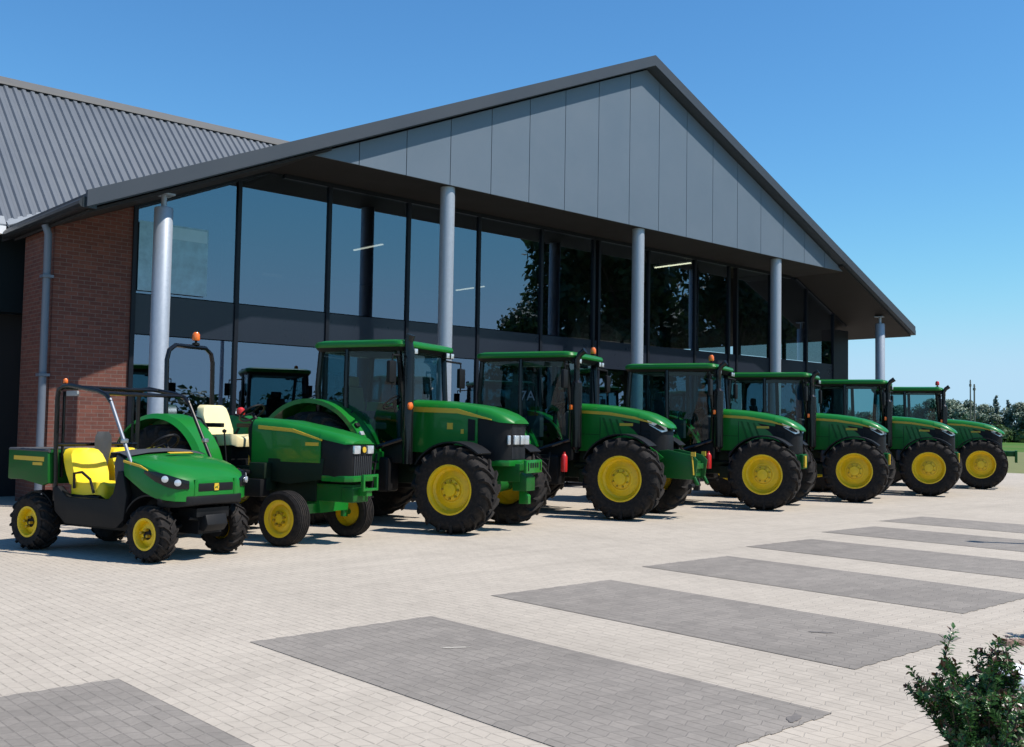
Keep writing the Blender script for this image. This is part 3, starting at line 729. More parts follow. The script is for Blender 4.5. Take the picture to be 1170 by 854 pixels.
    w.build('steering_wheel', M['black'], root)
    # seat: cushion and tall backrest in cream
    s_ = MB(); s_.loft([[(x, y * wd, z + .05 * y * y) for y in (-1, -.5, 0, .5, 1)] + [(x, y * wd, z - .12) for y in (1, .5, 0, -.5, -1)] for x, wd, z in ((-1.80, .24, 1.38), (-1.7, .27, 1.38), (-1.5, .28, 1.39), (-1.36, .26, 1.40), (-1.30, .2, 1.37))])
    seat = s_.build('seat', M['cream'], root, bevel=.02, smooth=50)
    s_ = MB(); s_.loft([[(x - .03 * abs(y) * -1, y * wd, z) for y in (-1, -.5, 0, .5, 1)] + [(x - .11, y * wd, z) for y in (1, .5, 0, -.5, -1)] for x, wd, z in ((-1.80, .24, 1.36), (-1.84, .27, 1.5), (-1.92, .265, 1.70), (-1.95, .23, 1.81), (-1.97, .17, 1.85))])
    s_.build('backrest', M['cream'], seat, bevel=.02, smooth=50)
    ar = MB()
    for s in (-1, 1): ar.box((-1.62, s * .34, 1.56), (.34, .07, .06)); ar.tube([(-1.76, s * .33, 1.52), (-1.82, s * .3, 1.4)], .02, 6)
    ar.build('armrest', M['black'], seat, bevel=.02)
    pd = MB(); pd.box((-1.6, 0, 1.12), (.36, .36, .34)); pd.build('seat_base', M['black'], root, bevel=.02)
    for s in (-1, 1):
        # rounded crown fender with a flat inner wall
        a = MB(); rings = []
        for k in range(25):
            t = R(2 + 150 * k / 24); rr_ = .93
            cxr, czr = -2.1 + rr_ * math.cos(t), .78 + rr_ * math.sin(t)
            ix, iz = -2.1 + (rr_ - .035) * math.cos(t), .78 + (rr_ - .035) * math.sin(t)
            ex, ez = -2.1 + (rr_ - .07) * math.cos(t), .78 + (rr_ - .07) * math.sin(t)
            jx, jz = -2.1 + (rr_ - .3) * math.cos(t), .78 + (rr_ - .3) * math.sin(t)
            rings.append([(ex, s * 1.0, ez), (cxr, s * .94, czr), (cxr, s * .56, czr), (jx, s * .50, jz), (jx, s * .53, jz), (ix, s * .60, iz), (ix, s * .93, iz)])
        a.loft(rings); fd = a.build('rear_fender', M['green'], root, smooth=40)
        q = MB(); q.lathe([(.001, 0), (.06, .0), (.065, .03), (.06, .08), (.03, .11), (.001, .115)], axis='z', n=16); q.build('fender_lamp', M['red'] if s > 0 else M['orange'], fd, loc=(-2.0 if s > 0 else -2.6, s * .62, 1.72 if s > 0 else 1.55))
        q = MB(); q.tube([(-1.55, s * .52, 1.5), (-1.7, s * .5, 1.64), (-2.0, s * .5, 1.72)], .016, 6); q.build('grab_rail', M['black'], fd)
    # roll bar behind the seat with a beacon on top
    r = MB(); r.tube([(-2.42, -.46, .9), (-2.45, -.46, 2.50), (-2.45, -.42, 2.64), (-2.45, -.30, 2.72), (-2.45, .30, 2.72), (-2.45, .42, 2.64), (-2.45, .46, 2.50), (-2.42, .46, .9)], .034, 10); r.build('roll_bar', M['gloss_black'], root)
    make_beacon(root, (-2.45, .1, 2.75), M['orange'])
    l = MB(); l.tube([(-1.3, -.40, 1.0), (-1.34, -.42, 1.46)], .012, 6); l.lathe([(.001, -.03), (.028, -.02), (.03, .01), (.001, .03)], c=(-1.34, -.42, 1.48), axis='z', n=10); l.tube([(-1.4, -.36, 1.0), (-1.5, -.42, 1.40)], .012, 6)
    l.build('lever', M['black'], root)
    h = MB()
    for s in (-1, 1): h.tube([(-2.3, s * .2, .6), (-2.95, s * .36, .5)], .03, 8)
    h.build('rear_hitch', M['black'], root)
    for s in (-1, 1):
        make_wheel('front_wheel', root, (.02, s * .72, .36), s > 0, .36, .24, .225, 0, 'tractor', ribs=True)
        make_wheel('rear_wheel', root, (-2.1, s * .76, .78), s > 0, .78, .44, .45, 20)
    return root

# ------------------------------------------------------------------ utility vehicle
def utility_vehicle():
    root = thing('utility_vehicle', 'green four wheel utility vehicle with yellow bucket seats and a black roll cage', 'utility vehicle')
    def hr(x, w, zb, zt):
        P = [(-w, zb), (-w * 1.0, zb + (zt - zb) * .55), (-w * .96, zb + (zt - zb) * .78), (-w * .84, zt - .035), (-w * .5, zt - .01), (0, zt)]
        P = P + [(-y, z) for y, z in P[-2::-1]]; return [(x, y, z) for y, z in P]
    b = MB(); b.loft([hr(*s) for s in ((-.42, .63, .98, 1.22), (-.25, .65, .90, 1.205), (-.05, .66, .80, 1.17), (.12, .645, .74, 1.12), (.25, .60, .715, 1.065), (.33, .54, .705, 1.015), (.385, .44, .70, .97), (.405, .34, .71, .93))])
    hood = b.build('bonnet', M['green'], root, smooth=24)
    q = MB(); q.box((-.20, 0, 1.232), (.05, .36, .006), Matrix.Rotation(R(13), 3, 'Y')); q.build('bonnet_badge', M['decal'], hood)
    q = MB(); q.bb((.385, -.27, .805), (.412, .27, .90)); gr = q.build('grille', M['black'], root, bevel=.012)
    q = MB(); q.prism([(-.032, -.04), (.032, -.04), (.038, .0), (.032, .042), (-.032, .042), (-.038, 0)], 'x', .413, .418); em = q.build('emblem', M['decal'], gr, loc=(0, 0, .852))
    q = MB(); q.add([(.4195, y, z + .852) for y, z in ((-.026, -.004), (-.012, .006), (.008, .004), (.02, .02), (.028, .03), (.024, .012), (.012, -.006), (.026, -.026), (.006, -.012), (-.01, -.008), (-.024, -.022))], [tuple(range(11))]); q.build('emblem_mark', M['dark_green'], gr, smooth=0)
    fa = MB()
    for s in (-1, 1): fa.prism([(s * .285, .72), (s * .335, .72), (s * .325, .945), (s * .285, .945)], 'x', .37, .413)
    fa.build_sides('front_fascia', M['green'], root, bevel=.008)
    for s in (-1, 1):
        # dark swept lamp recess and two round reflectors
        q = MB(); q.loft([[(x, s * y, z0), (x, s * y, z1), (x - .06, s * (y - .06), z1), (x - .06, s * (y - .06), z0)] for x, y, z0, z1 in ((-.04, .668, 1.01, 1.04), (.13, .658, .925, 1.035), (.27, .612, .865, 1.005), (.36, .53, .84, .965), (.41, .41, .84, .93))])
        rec = q.build('lamp_recess', M['gloss_black'], root, bevel=.008)
        for (x, y, z) in ((.345, .525, .915), (.235, .612, .955)):
            q = MB(); q.lathe([(.001, .0), (.038, 0), (.038, .03), (.025, .036), (.001, .038)], axis='x', n=16)
            o = q.build('headlight', M['chrome'], rec, loc=(x, s * y, z)); o.rotation_euler = (0, 0, s * R(38))
        q = MB(); q.prism([(-.40, 1.125), (-.12, 1.075), (.0, 1.04), (.0, 1.05), (-.12, 1.10), (-.40, 1.15)], 'y', s * .645, s * .662); q.build_sides('bonnet_stripe', M['decal'], hood)
    q = MB(); q.loft([[(x, -w, z0), (x, -w, z1), (x, w, z1), (x, w, z0)] for x, w, z0, z1 in ((.05, .55, .62, .77), (.3, .50, .63, .765), (.40, .42, .65, .76), (.44, .30, .66, .75))]); q.build('bumper', M['black'], root, bevel=.02)
    # suspension, underbody
    u = MB(); u.box((.08, 0, .42), (.5, .36, .22)); u.box((.22, 0, .56), (.3, .5, .1)); u.box((-1.0, 0, .36), (1.5, .9, .10)); u.box((-1.95, 0, .48), (.7, .6, .3))
    for s in (-1, 1):
        u.tube([(.05, s * .15, .40), (0, s * .5, .30)], .025, 8); u.tube([(-.1, s * .15, .42), (0, s * .5, .32)], .025, 8); u.tube([(.0, s * .42, .32), (-.02, s * .34, .78)], .04, 10)
        u.tube([(-2.0, s * .2, .45), (-2.0, s * .5, .31)], .03, 8)
    u.tube([(0, -.55, .31), (0, .55, .31)], .03, 8); u.tube([(-2.02, -.55, .31), (-2.02, .55, .31)], .035, 8)
    for s in (-1, 1):
        for x in (0, -2.05): u.tube([(x, s * .40, .33), (x, s * .55, .33)], .125, 16)
    u.tube([(.30, -.30, .50), (.34, .0, .46), (.30, .30, .50)], .02, 6); u.tube([(.20, .2, .40), (.30, .12, .70)], .025, 8)
    u.build('underbody', M['black'], root)
    sk = MB(); sk.prism([(.40, .34), (.46, .42), (.42, .54), (.30, .50), (.28, .36)], 'y', -.16, .16); sk.build('skid_plate', M['black'], root, bevel=.02)
    # sides and floor
    sd = MB()
    for s in (-1, 1): sd.prism([(-.38, .46), (-.34, .75), (-.42, 1.02), (-.5, 1.02), (-.57, .76), (-.66, .68), (-1.38, .68), (-1.48, .74), (-1.56, .80), (-1.66, .78), (-1.60, .50), (-1.4, .36), (-.5, .36)], 'y', s * .56, s * .65)
    sd.box((-.95, 0, .42), (1.1, 1.12, .05)); sd.build('side_sill', M['black'], root, bevel=.015)
    lo = MB(); lo.prism([(-.44, .60), (-.44, 1.14), (-.62, 1.22), (-.66, 1.1), (-.6, .6)], 'y', -.58, .58); lo.build('dashboard', M['grey_plastic'], root, bevel=.03)
    cw = MB(); cw.loft([[(-.40, y, 1.245 - .05 * (y / .6) ** 2) for y in (-.62, -.3, 0, .3, .62)], [(-.52, y, 1.28 - .05 * (y / .6) ** 2) for y in (-.62, -.3, 0, .3, .62)], [(-.68, y, 1.27 - .04 * (y / .6) ** 2) for y in (-.61, -.3, 0, .3, .61)], [(-.70, y, 1.20 - .04 * (y / .6) ** 2) for y in (-.61, -.3, 0, .3, .61)]], closed=False, cap=False); cw.build('cowl', M['grey_plastic'], root, smooth=50)
    w = MB(); tilt = Matrix.Rotation(R(-40), 3, 'Y'); cc = Vector((-.80, .30, 1.32))
    ring = [tilt @ Vector((.18 * math.cos(2 * PI * k / 20), .18 * math.sin(2 * PI * k / 20), 0)) + cc for k in range(21)]
    w.tube(ring, .017, 6); w.tube([cc, (-.62, .30, 1.12)], .025, 8)
    for k in (0, 7, 13): w.tube([ring[k], cc], .012, 5)
    w.build('steering_wheel', M['black'], root)
    # seats
    for y0 in (-.30, .30):
        s_ = MB(); ys = (-1, -.8, -.4, 0, .4, .8, 1)
        cush = ((-1.46, .23, .83), (-1.40, .25, .84), (-1.2, .255, .835), (-1.02, .25, .85), (-.93, .235, .845), (-.89, .19, .80))
        s_.loft([[(x, y0 + y * wd, z + .045 * abs(y) ** 3 - (.03 if abs(y) == 1 else 0)) for y in ys] + [(x, y0 + y * wd, z - .13) for y in ys[::-1]] for x, wd, z in cush])
        seat = s_.build('seat', M['seat_yellow'], root, smooth=60)
        s_ = MB(); back = ((-1.38, .225, .82), (-1.42, .25, .95), (-1.47, .25, 1.08), (-1.52, .225, 1.18), (-1.545, .18, 1.235), (-1.56, .11, 1.255))
        s_.loft([[(x + .05 * abs(y) ** 3 - (.02 if abs(y) == 1 else 0), y0 + y * wd, z) for y in ys] + [(x - .12, y0 + y * wd, z) for y in ys[::-1]] for x, wd, z in back])
        s_.build('backrest', M['seat_yellow'], seat, smooth=60)
        h = MB(); e_ = -1 if y0 < 0 else 1
        h.tube([(-1.36, y0 + e_ * .27, .78), (-1.34, y0 + e_ * .29, .96), (-1.2, y0 + e_ * .29, .98), (-1.05, y0 + e_ * .29, .90), (-.99, y0 + e_ * .28, .74)], .016, 8); h.build('hip_rail', M['black'], seat)
    sb = MB(); sb.bb((-1.5, -.56, .44), (-.93, .56, .705)); sb.build('seat_base', M['black'], root, bevel=.02)
    hs = MB(); hs.loft([[(-1.58 + dx, y * wd, z) for y, dx in ((-1, 0), (-.6, .04), (0, .05), (.6, .04), (1, 0), (.6, -.05), (0, -.06), (-.6, -.05))] for wd, z in ((.10, 1.05), (.12, 1.2), (.13, 1.33), (.12, 1.41), (.08, 1.46))]); hs.build('headrest', M['grey_plastic'], root, smooth=50)
    # roll cage
    c = MB()
    for s in (-1, 1):
        c.tube([(-1.66, s * .60, .62), (-1.67, s * .61, 1.2), (-1.68, s * .61, 1.86), (-1.66, s * .61, 1.96), (-1.58, s * .60, 2.01), (-1.46, s * .60, 2.02), (-.95, s * .60, 1.95), (-.80, s * .60, 1.90), (-.72, s * .60, 1.82)], .028, 10)
    c.tube([(-1.60, -.60, 2.0), (-1.60, .60, 2.0)], .026, 8); c.tube([(-.86, -.60, 1.925), (-.86, .60, 1.925)], .024, 8); c.tube([(-1.67, -.60, 1.3), (-1.67, .60, 1.3)], .022, 8); c.tube([(-1.3, -.59, 2.0), (-1.3, .59, 2.0)], .02, 8)
    c.tube([(-1.67, -.52, .9), (-1.67, -.52, 1.95)], .018, 8); c.tube([(-1.67, .52, .9), (-1.67, .52, 1.95)], .018, 8)
    c.build('roll_cage', M['gloss_black'], root)
    for s in (-1, 1):
        t = MB(); t.tube([(-.74, s * .60, 1.86), (-.28, s * .62, 1.06)], .022, 10); st = t.build('roll_cage_strut', M['pipe'] if s < 0 else M['gloss_black'], root)  # right strut gets a paler grey: its sunlit sheen put into the colour
        t = MB(); t.box((-.44, s * .62, 1.37), (.06, .07, .05)); t.build('clamp', M['steel'], st, bevel=.01)
    t = MB(); t.box((-1.48, -.55, 1.925), (.20, .03, .06)); t.build('pale_bar', M['flash'], root, bevel=.006)  # small pale bar near the top rear of the cage
    make_beacon(root, (-1.66, -.52, 2.02), M['orange'], 'marker_lamp').scale = (.5, .5, .45)
    # load bed
    bed = MB()
    for s in (-1, 1): bed.prism([(-2.47, .86), (-2.47, 1.22), (-1.72, 1.21), (-1.70, .83), (-1.80, .80), (-2.2, .86)], 'y', s * .64, s * .685)
    bed.box((-2.46, 0, 1.03), (.04, 1.3, .36)); bed.box((-1.72, 0, 1.01), (.035, 1.28, .38)); bd = bed.build('load_bed', M['dark_green'], root, bevel=.01)
    q = MB(); q.bb((-2.44, -.635, .86), (-1.74, .635, .90)); q.build('bed_liner', M['black'], bd)
    q = MB()
    for s in (-1, 1): q.tube([(-2.47, s * .665, 1.225), (-1.71, s * .665, 1.22)], .022, 8)
    q.tube([(-2.46, -.66, 1.225), (-2.46, .66, 1.225)], .022, 8); q.build('bed_rail', M['grey_plastic'], bd)
    q = MB()
    for s in (-1, 1): q.prism([(-2.36, 1.10), (-1.78, 1.09), (-1.78, 1.145), (-2.36, 1.15)], 'y', s * .684, s * .690); q.box((-1.90, s * .688, 1.06), (.18, .006, .035))
    q.build_sides('bed_stripe', M['decal'], bd)
    for s in (-1, 1):
        a = MB(); arc_sheet(a, -2.05, .34, .385, 35, 140, s * .40, s * .58, .02, 12); a.build('rear_mudguard', M['black'], root, smooth=40)
        a = MB(); arc_sheet(a, 0, .33, .44, 60, 168, s * .40, s * .63, .02, 12); a.build('front_mudguard', M['black'], root, smooth=40)
        make_wheel('front_wheel', root, (0, s * .56, .325), s > 0, .325, .25, .170, 16, 'atv', lugh=.022)
        make_wheel('rear_wheel', root, (-2.05, s * .57, .345), s > 0, .345, .28, .175, 16, 'atv', lugh=.022)
    return root

# ------------------------------------------------------------------ place the vehicles
def place(o, x, y, yaw): o.location = (x, y, 0); o.rotation_euler = (0, 0, YAW(yaw))
gv = utility_vehicle(); place(gv, 5.41, 11.54, 18)
t2 = open_tractor(); place(t2, 7.55, 12.18, 20)
t3 = classic_tractor(); place(t3, 10.61, 12.21, 22)
base = modern_tractor()
spots = [(14.58, 12.38, 22.), (18.75, 12.25, 22.), (22.68, 12.43, 22.5), (26.64, 12.55, 22.), (31.44, 13.26, 22.)]
labs = ['green cab tractor with an empty green front linkage and a white sticker on its window',
        'green cab tractor with orange beacon, in front of the middle column of the gable',
        'green cab tractor without beacon, in front of the second column from the right',
        'green cab tractor parked third from the far end, between one with no beacon and one with a red beacon' ,
        'farthest green cab tractor, with a red beacon and a weight bracket on its nose']
labs[3] = 'green cab tractor directly before the farthest one, by the rightmost column'
mods = []
for i, (x, y, a) in enumerate(spots):
    o = base if i == 0 else dup(base)
    o['label'] = labs[i]; o['group'] = 'row of large green cab tractors'
    place(o, x, y, a); mods.append(o)
t3['group'] = 'row of large green cab tractors'
# what only some of them carry
make_beacon(mods[0], (-1.25, .72, 3.0), M['orange']); make_beacon(mods[1], (-1.2, -.62, 3.0), M['orange']); make_beacon(mods[4], (-1.2, -.6, 3.0), M['red'])
h = MB()
for s in (-1, 1):
    h.prism([(.45, .74), (.45, 1.22), (.62, 1.24), (1.08, 1.15), (1.17, 1.06), (1.12, .72), (.90, .72)], 'y', s * .30, s * .34)
    h.tube([(1.10, s * .32, .76), (1.17, s * .32, .62)], .035, 8)
h.box((.86, 0, .95), (.5, .56, .10)); h.box((1.0, 0, .90), (.10, .62, .28)); fl = h.build('front_linkage', M['dark_green'], mods[0], bevel=.012)
h = MB()
for s in (-1, 1): h.box((1.09, s * .352, 1.17), (.08, .03, .08)); h.tube([(1.07, s * .36, 1.12), (1.10, s * .36, .80)], .014, 6)
h.build('coupling', M['decal'], fl)
h = MB(); h.box((1.06, 0, .62), (.10, .10, .22)); h.tube([(1.02, -.3, .60), (1.02, .3, .60)], .04, 8); h.build('drawbar', M['black'], fl)
text_mesh('7A', .26, 'window_sticker', M['panel'], mods[0], Matrix.Translation((-1.95, -.835, 2.18)) @ Matrix.Rotation(R(90), 4, 'X'))
h = MB(); h.box((.78, 0, 1.04), (.34, .40, .16)); h.box((.94, 0, .96), (.07, .62, .36)); h.build('weight_bracket', M['dark_green'], mods[4], bevel=.015)
for k in (1, 2, 3):
    h = MB(); h.box((.672, -.16, .98), (.04, .13, .24)); h.build('marker_plate', M['decal'], mods[k], bevel=.008)

# ------------------------------------------------------------------ showroom building
Xa, half, zA, zE, T = 20.83, 14.68, 11.57, 5.42, .4193
Yv, Yp, Yc, Yg = 17.33, 17.62, 17.86, 19.45
roofz = lambda x: zA - T * abs(x - Xa)
under = lambda x: roofz(x) - .27
bld = thing('showroom_building', 'modern brick and glass showroom with a wide dark gable carried on steel columns', 'building')
Yb = 34.
rf = MB()
rf.prism([(Xa - half, zE), (Xa, zA), (Xa, zA - .26), (Xa - half, zE - .26)], 'y', Yv + .02, 29.)
rf.prism([(Xa + half, zE), (Xa, zA), (Xa, zA - .26), (Xa + half, zE - .26)], 'y', Yv + .02, Yb)
roof = rf.build('roof', M['fascia'], bld, smooth=0)
v = MB()
for s in (-1, 1):
    v.prism([(Xa + s * (half + .03), zE + .03), (Xa, zA + .03), (Xa, zA - .25), (Xa + s * (half + .03), zE - .25)], 'y', Yv - .015, Yv + .055)
v.build('verge_trim', M['fascia'], roof, smooth=0)
# sloping boards under the roof, both ends
so = MB()
for s in (-1, 1):
    so.prism([(Xa + s * (half - .04), zE - .27), (Xa + s * 9.9, roofz(Xa + s * 9.9) - .275), (Xa + s * 9.9, roofz(Xa + s * 9.9) - .33), (Xa + s * (half - .04), zE - .325)], 'y', Yv + .13, 21.4 if s < 0 else 30.)
so.build_sides('eaves_soffit', M['soffit'], roof, axis=0, mid=Xa, smooth=0)
# gable cladding, boards 1.2 m wide
zb = 6.97; hb = (zA - .30 - zb) / T
gp = MB(); xs = [Xa - hb]; x = 11.70 - 1.205 * 1
xs = [Xa - hb] + [11.70 + 1.21 * k for k in range(-0, 16) if Xa - hb + .15 < 11.70 + 1.21 * k < Xa + hb - .15] + [Xa + hb]
for a, b_ in zip(xs[:-1], xs[1:]):
    a2, b2 = a + .009, b_ - .009
    top = lambda q: min(zA - .30 - T * abs(q - Xa), 99)
    pts = [(a2, zb), (b2, zb), (b2, max(zb + .01, top(b2)))]
    if a2 < Xa < b2: pts.append((Xa, top(Xa)))
    pts.append((a2, max(zb + .01, top(a2))))
    gp.prism(pts, 'y', Yp, Yp + .04)
gp.build('gable_panel', M['panel'], bld, smooth=0)
bk = MB(); bk.prism([(Xa - hb + .1, zb + .03), (Xa + hb - .1, zb + .03), (Xa, zA - .34)], 'y', Yp + .045, Yp + .16); bk.build('gable_backing', M['gutter'], bld, smooth=0)
sf = MB(); sf.bb((Xa - hb + .02, Yp + .045, zb - .005), (Xa + hb - .02, Yg + .2, zb + .10)); sf.build('soffit', M['soffit'], bld, smooth=0)
# columns
for i in range(5):
    cxx = Xa + (i - 2) * 6.578
    m = MB()
    if i in (0, 4):
        m.lathe([(.001, 0), (.165, 0), (.165, 5.45), (.15, 5.47), (.05, 5.47), (.05, under(cxx) - .06), (.001, under(cxx) - .06)], axis='z', n=32)
        m.box((0, 0, under(cxx) - .075), (.30, .30, .03))
    else: m.lathe([(.001, 0), (.165, 0), (.165, 6.97), (.001, 6.97)], axis='z', n=32)
    m.box((0, 0, .012), (.42, .42, .024)); m.build('column', M['galv'], bld, loc=(cxx, Yc, 0), smooth=40)
# brick pier and downpipe
xp0, xp1 = 6.32, 7.80
p = MB(); p.prism([(xp0, 0), (xp1, 0), (xp1, under(xp1) - .07), (xp0, under(xp0) - .07)], 'y', Yg, 21.15); p.build('brick_pier', M['brick'], bld, smooth=0)
p = MB(); p.tube([(6.19, 19.42, .0), (6.19, 19.42, 4.98), (6.13, 19.42, 5.15)], .068, 12)
for z in (.6, 2.4, 4.2): p.box((6.19, 19.42, z), (.19, .19, .05))
p.build('downpipe', M['pipe'], bld)
g = MB(); g.tube([(6.09, Yv + .05, 5.24), (6.09, 21.65, 5.24)], .085, 10); g.bb((6.07, Yv + .04, 5.16), (6.30, 21.6, 5.34)); g.build('gutter', M['gutter'], bld)
g = MB(); g.bb((35.57, Yv + .05, 5.16), (35.70, Yb, 5.33)); g.build('gutter', M['gutter'], bld)
# glazing: mullions, panes, spandrel
def wall_z(x): return min(zb - .02, under(x) - .05)
mull = MB(); 
def pane(name, x0, x1, z0, z1f, y, mat=M['glass']):
    q = MB(); z1a, z1b = (z1f(x0), z1f(x1)) if callable(z1f) else (z1f, z1f)
    if callable(z1f) and x0 < Xa - hb < x1: pts = [(x0, z0), (x1, z0), (x1, z1b), (Xa - hb, zb - .02), (x0, z1a)]
    elif callable(z1f) and x0 < Xa + hb < x1: pts = [(x0, z0), (x1, z0), (x1, z1b), (Xa + hb, zb - .02), (x0, z1a)]
    else: pts = [(x0, z0), (x1, z0), (x1, z1b), (x0, z1a)]
    kx, kz = random.uniform(-.0022, .0022), random.uniform(-.0018, .0018)
    q.add([(a, y + kx * (a - (x0 + x1) / 2) + kz * (b - z0 - 1.2), b) for a, b in pts], [tuple(range(len(pts)))])
    return q.build(name, mat, bld, smooth=0)
S0, S1 = 3.28, 4.05
LX = [7.80, 9.97, 12.16, 14.35, 16.55, 18.75, 20.78, 21.0, 23.15, 25.38, 27.15, 27.58, 29.5, 31.75, 33.55]
for a, b_ in zip(LX[:-1], LX[1:]):
    if b_ - a < .6: continue
    pane('window', a + .035, b_ - .035, S1 + .02, wall_z, Yg)
    pane('window', a + .035, b_ - .035, .12, S0 - .02, Yg)
for i, x in enumerate(LX):
    w = .042; mull.bb((x - w, Yg - .05, 0), (x + w, Yg + .10, wall_z(x)))
mull.bb((7.78, Yg - .03, 0), (33.6, Yg + .08, .12))
mull.bb((33.6, Yg - .04, 0), (34.55, Yg + .5, under(34.0) - .45))
sp = MB(); sp.bb((7.85, Yg - .01, S0), (33.5, Yg + .06, S1)); sp.build('spandrel_panel', M['spandrel'], bld, smooth=0)
# sloping head frame at both ends, straight head frame
for s, y in ((-1, Yg), (1, Yg)):
    xa, xb = Xa + s * hb, (7.8 if s < 0 else 34.4)
    mull.prism([(xa, under(xa) + .12), (xb, under(xb) + .1), (xb, under(xb) - .12), (xa, under(xa) - .12)], 'y', y - .06, y + .1)
mull.bb((11.0, Yg - .06, zb - .10), (30.7, Yg + .11, zb - .007))
mull.build('window_frame', M['mullion'], bld, smooth=0)
# right-hand side wall: dark below, clerestory glass under the eaves
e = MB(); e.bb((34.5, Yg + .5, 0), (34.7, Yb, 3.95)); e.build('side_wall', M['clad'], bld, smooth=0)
e = MB()
for y in [Yg + .62 + 2.1 * k for k in range(7)]: e.bb((34.54, y - .06, 3.95), (34.66, y + .06, under(34.6) - .02))
e.build('side_window_post', M['mullion'], bld, smooth=0)
q = MB(); q.add([(34.6, Yg + .55, 3.96), (34.6, Yb, 3.96), (34.6, Yb, under(34.6)), (34.6, Yg + .55, under(34.6))], [(0, 1, 2, 3)]); q.build('side_window', M['glass_clear'], bld, smooth=0)
# interior
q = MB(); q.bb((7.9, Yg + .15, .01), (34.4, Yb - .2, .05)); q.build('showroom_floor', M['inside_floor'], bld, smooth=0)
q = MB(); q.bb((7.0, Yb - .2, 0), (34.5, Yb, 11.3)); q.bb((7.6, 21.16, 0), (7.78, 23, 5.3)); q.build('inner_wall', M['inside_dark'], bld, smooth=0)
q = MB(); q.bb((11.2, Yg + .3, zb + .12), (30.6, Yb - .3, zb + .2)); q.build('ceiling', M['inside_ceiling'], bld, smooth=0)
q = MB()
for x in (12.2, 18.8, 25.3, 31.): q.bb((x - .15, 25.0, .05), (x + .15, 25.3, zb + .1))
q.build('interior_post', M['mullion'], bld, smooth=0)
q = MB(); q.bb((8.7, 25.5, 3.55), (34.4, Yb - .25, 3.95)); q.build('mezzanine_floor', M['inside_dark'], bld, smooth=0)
# ceiling lamps that are on
lamp0 = None
for (x, y, z, ln) in ((25.5, 20.42, 6.80, 1.5), (20.98, 25.05, 6.0, 1.45), (16.0, 23.55, 6.5, 1.45)):
    m = MB(); m.bb((-ln / 2, -.07, .03), (ln / 2, .07, .09)); m.tube([(-ln / 2 + .2, 0, .09), (-ln / 2 + .2, 0, zb + .12 - z)], .008, 5); m.tube([(ln / 2 - .2, 0, .09), (ln / 2 - .2, 0, zb + .12 - z)], .008, 5)
    dim = x < 24; o = m.build('ceiling_lamp', M['mullion'] if dim else M['white'], bld, loc=(x, y, z)); o.rotation_euler = (0, 0, PI / 2)
    m = MB(); m.bb((-ln / 2 + .03, -.03, 0), (ln / 2 - .03, .03, .028)); m.build('lamp_tube', M['tube_dim'] if dim else M['tube'], o)
# main wing with ribbed roof
RY, RZ, EY, EZ = 26.0, 9.63, 21.72, 5.45
slope = (RZ - EZ) / (RY - EY)
Pch = .20
rb = MB(); cols_ = []
x = -8.0
while x < 16.2:
    for dx, dz in ((0, 0), (.055, 0), (.09, .055), (.165, .055), (.195, 0)):
        X = x + dx; Y0 = max(EY, EY + (T * (X - (Xa - half)) + zE - EZ) / slope - .05)
        if Y0 < RY: cols_.append(((X, Y0, EZ + slope * (Y0 - EY) + dz), (X, RY, RZ + dz)))
    x += Pch
rb.loft([[c[0] for c in cols_], [c[1] for c in cols_]], closed=False, cap=False)
rb.v = rb.v
rr2 = rb.build('ribbed_roof', M['roof'], bld, smooth=0)
b2 = MB(); b2.quad((-8, RY, RZ), (16, RY, RZ), (16, RY + 6, RZ - 5.6), (-8, RY + 6, RZ - 5.6)); b2.build('rear_roof_slope', M['roof'], bld, smooth=0)
b2 = MB(); b2.prism([(RY - .22, RZ - .12), (RY - .2, RZ - .06), (RY, RZ + .12), (RY + .25, RZ - .08), (RY + .25, RZ - .14)], 'x', -8, 16.1); b2.build('ridge_cap', M['ridge'], rr2, smooth=0)
f = MB(); f.loft([[(x, EY - .06, EZ - .0), (x, EY + .12, EZ + .19), (x, EY + .14, EZ + .15), (x, EY - .04, EZ - .05)] for x in (-8, 6.1)])
vy = lambda X: EY + (T * (X - (Xa - half)) + zE - EZ) / slope
f.loft([[(X, vy(X) - .10, roofz(X) + .03), (X, vy(X) + .14, roofz(X) + .17), (X, vy(X) + .16, roofz(X) + .13), (X, vy(X) - .08, roofz(X) - .02)] for X in (6.12, 8, 10, 15.6)])
f.build('flashing', M['flash'], rr2, smooth=0)
g = MB(); g.bb((-8, EY - .20, EZ - .22), (6.06, EY - .07, EZ - .06)); g.build('eaves_gutter', M['white'], bld)
w = MB(); w.bb((-8, 22.1, 3.75), (xp1, 22.3, EZ + .2)); w.build('upper_cladding', M['clad'], bld, smooth=0)
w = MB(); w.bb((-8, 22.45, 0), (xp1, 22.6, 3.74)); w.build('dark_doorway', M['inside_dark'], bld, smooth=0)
w = MB(); w.bb((-8, EY, EZ - .1), (6.3, 22.08, EZ - .06)); w.build('eaves_board', M['gutter'], bld, smooth=0)
# poster hung behind the first pane
po = thing('poster', 'large pale poster with a light header on the first glass pane', 'poster', (8.56, 19.37, 4.3))
q = MB(); q.box((0, 0, .50), (1.42, .012, 1.36)); q.build('poster_sheet', M['poster'], po, smooth=0)
q = MB(); q.box((.30, -.010, 1.02), (.76, .006, .24)); q.build('poster_header', M['poster_head'], po, smooth=0)
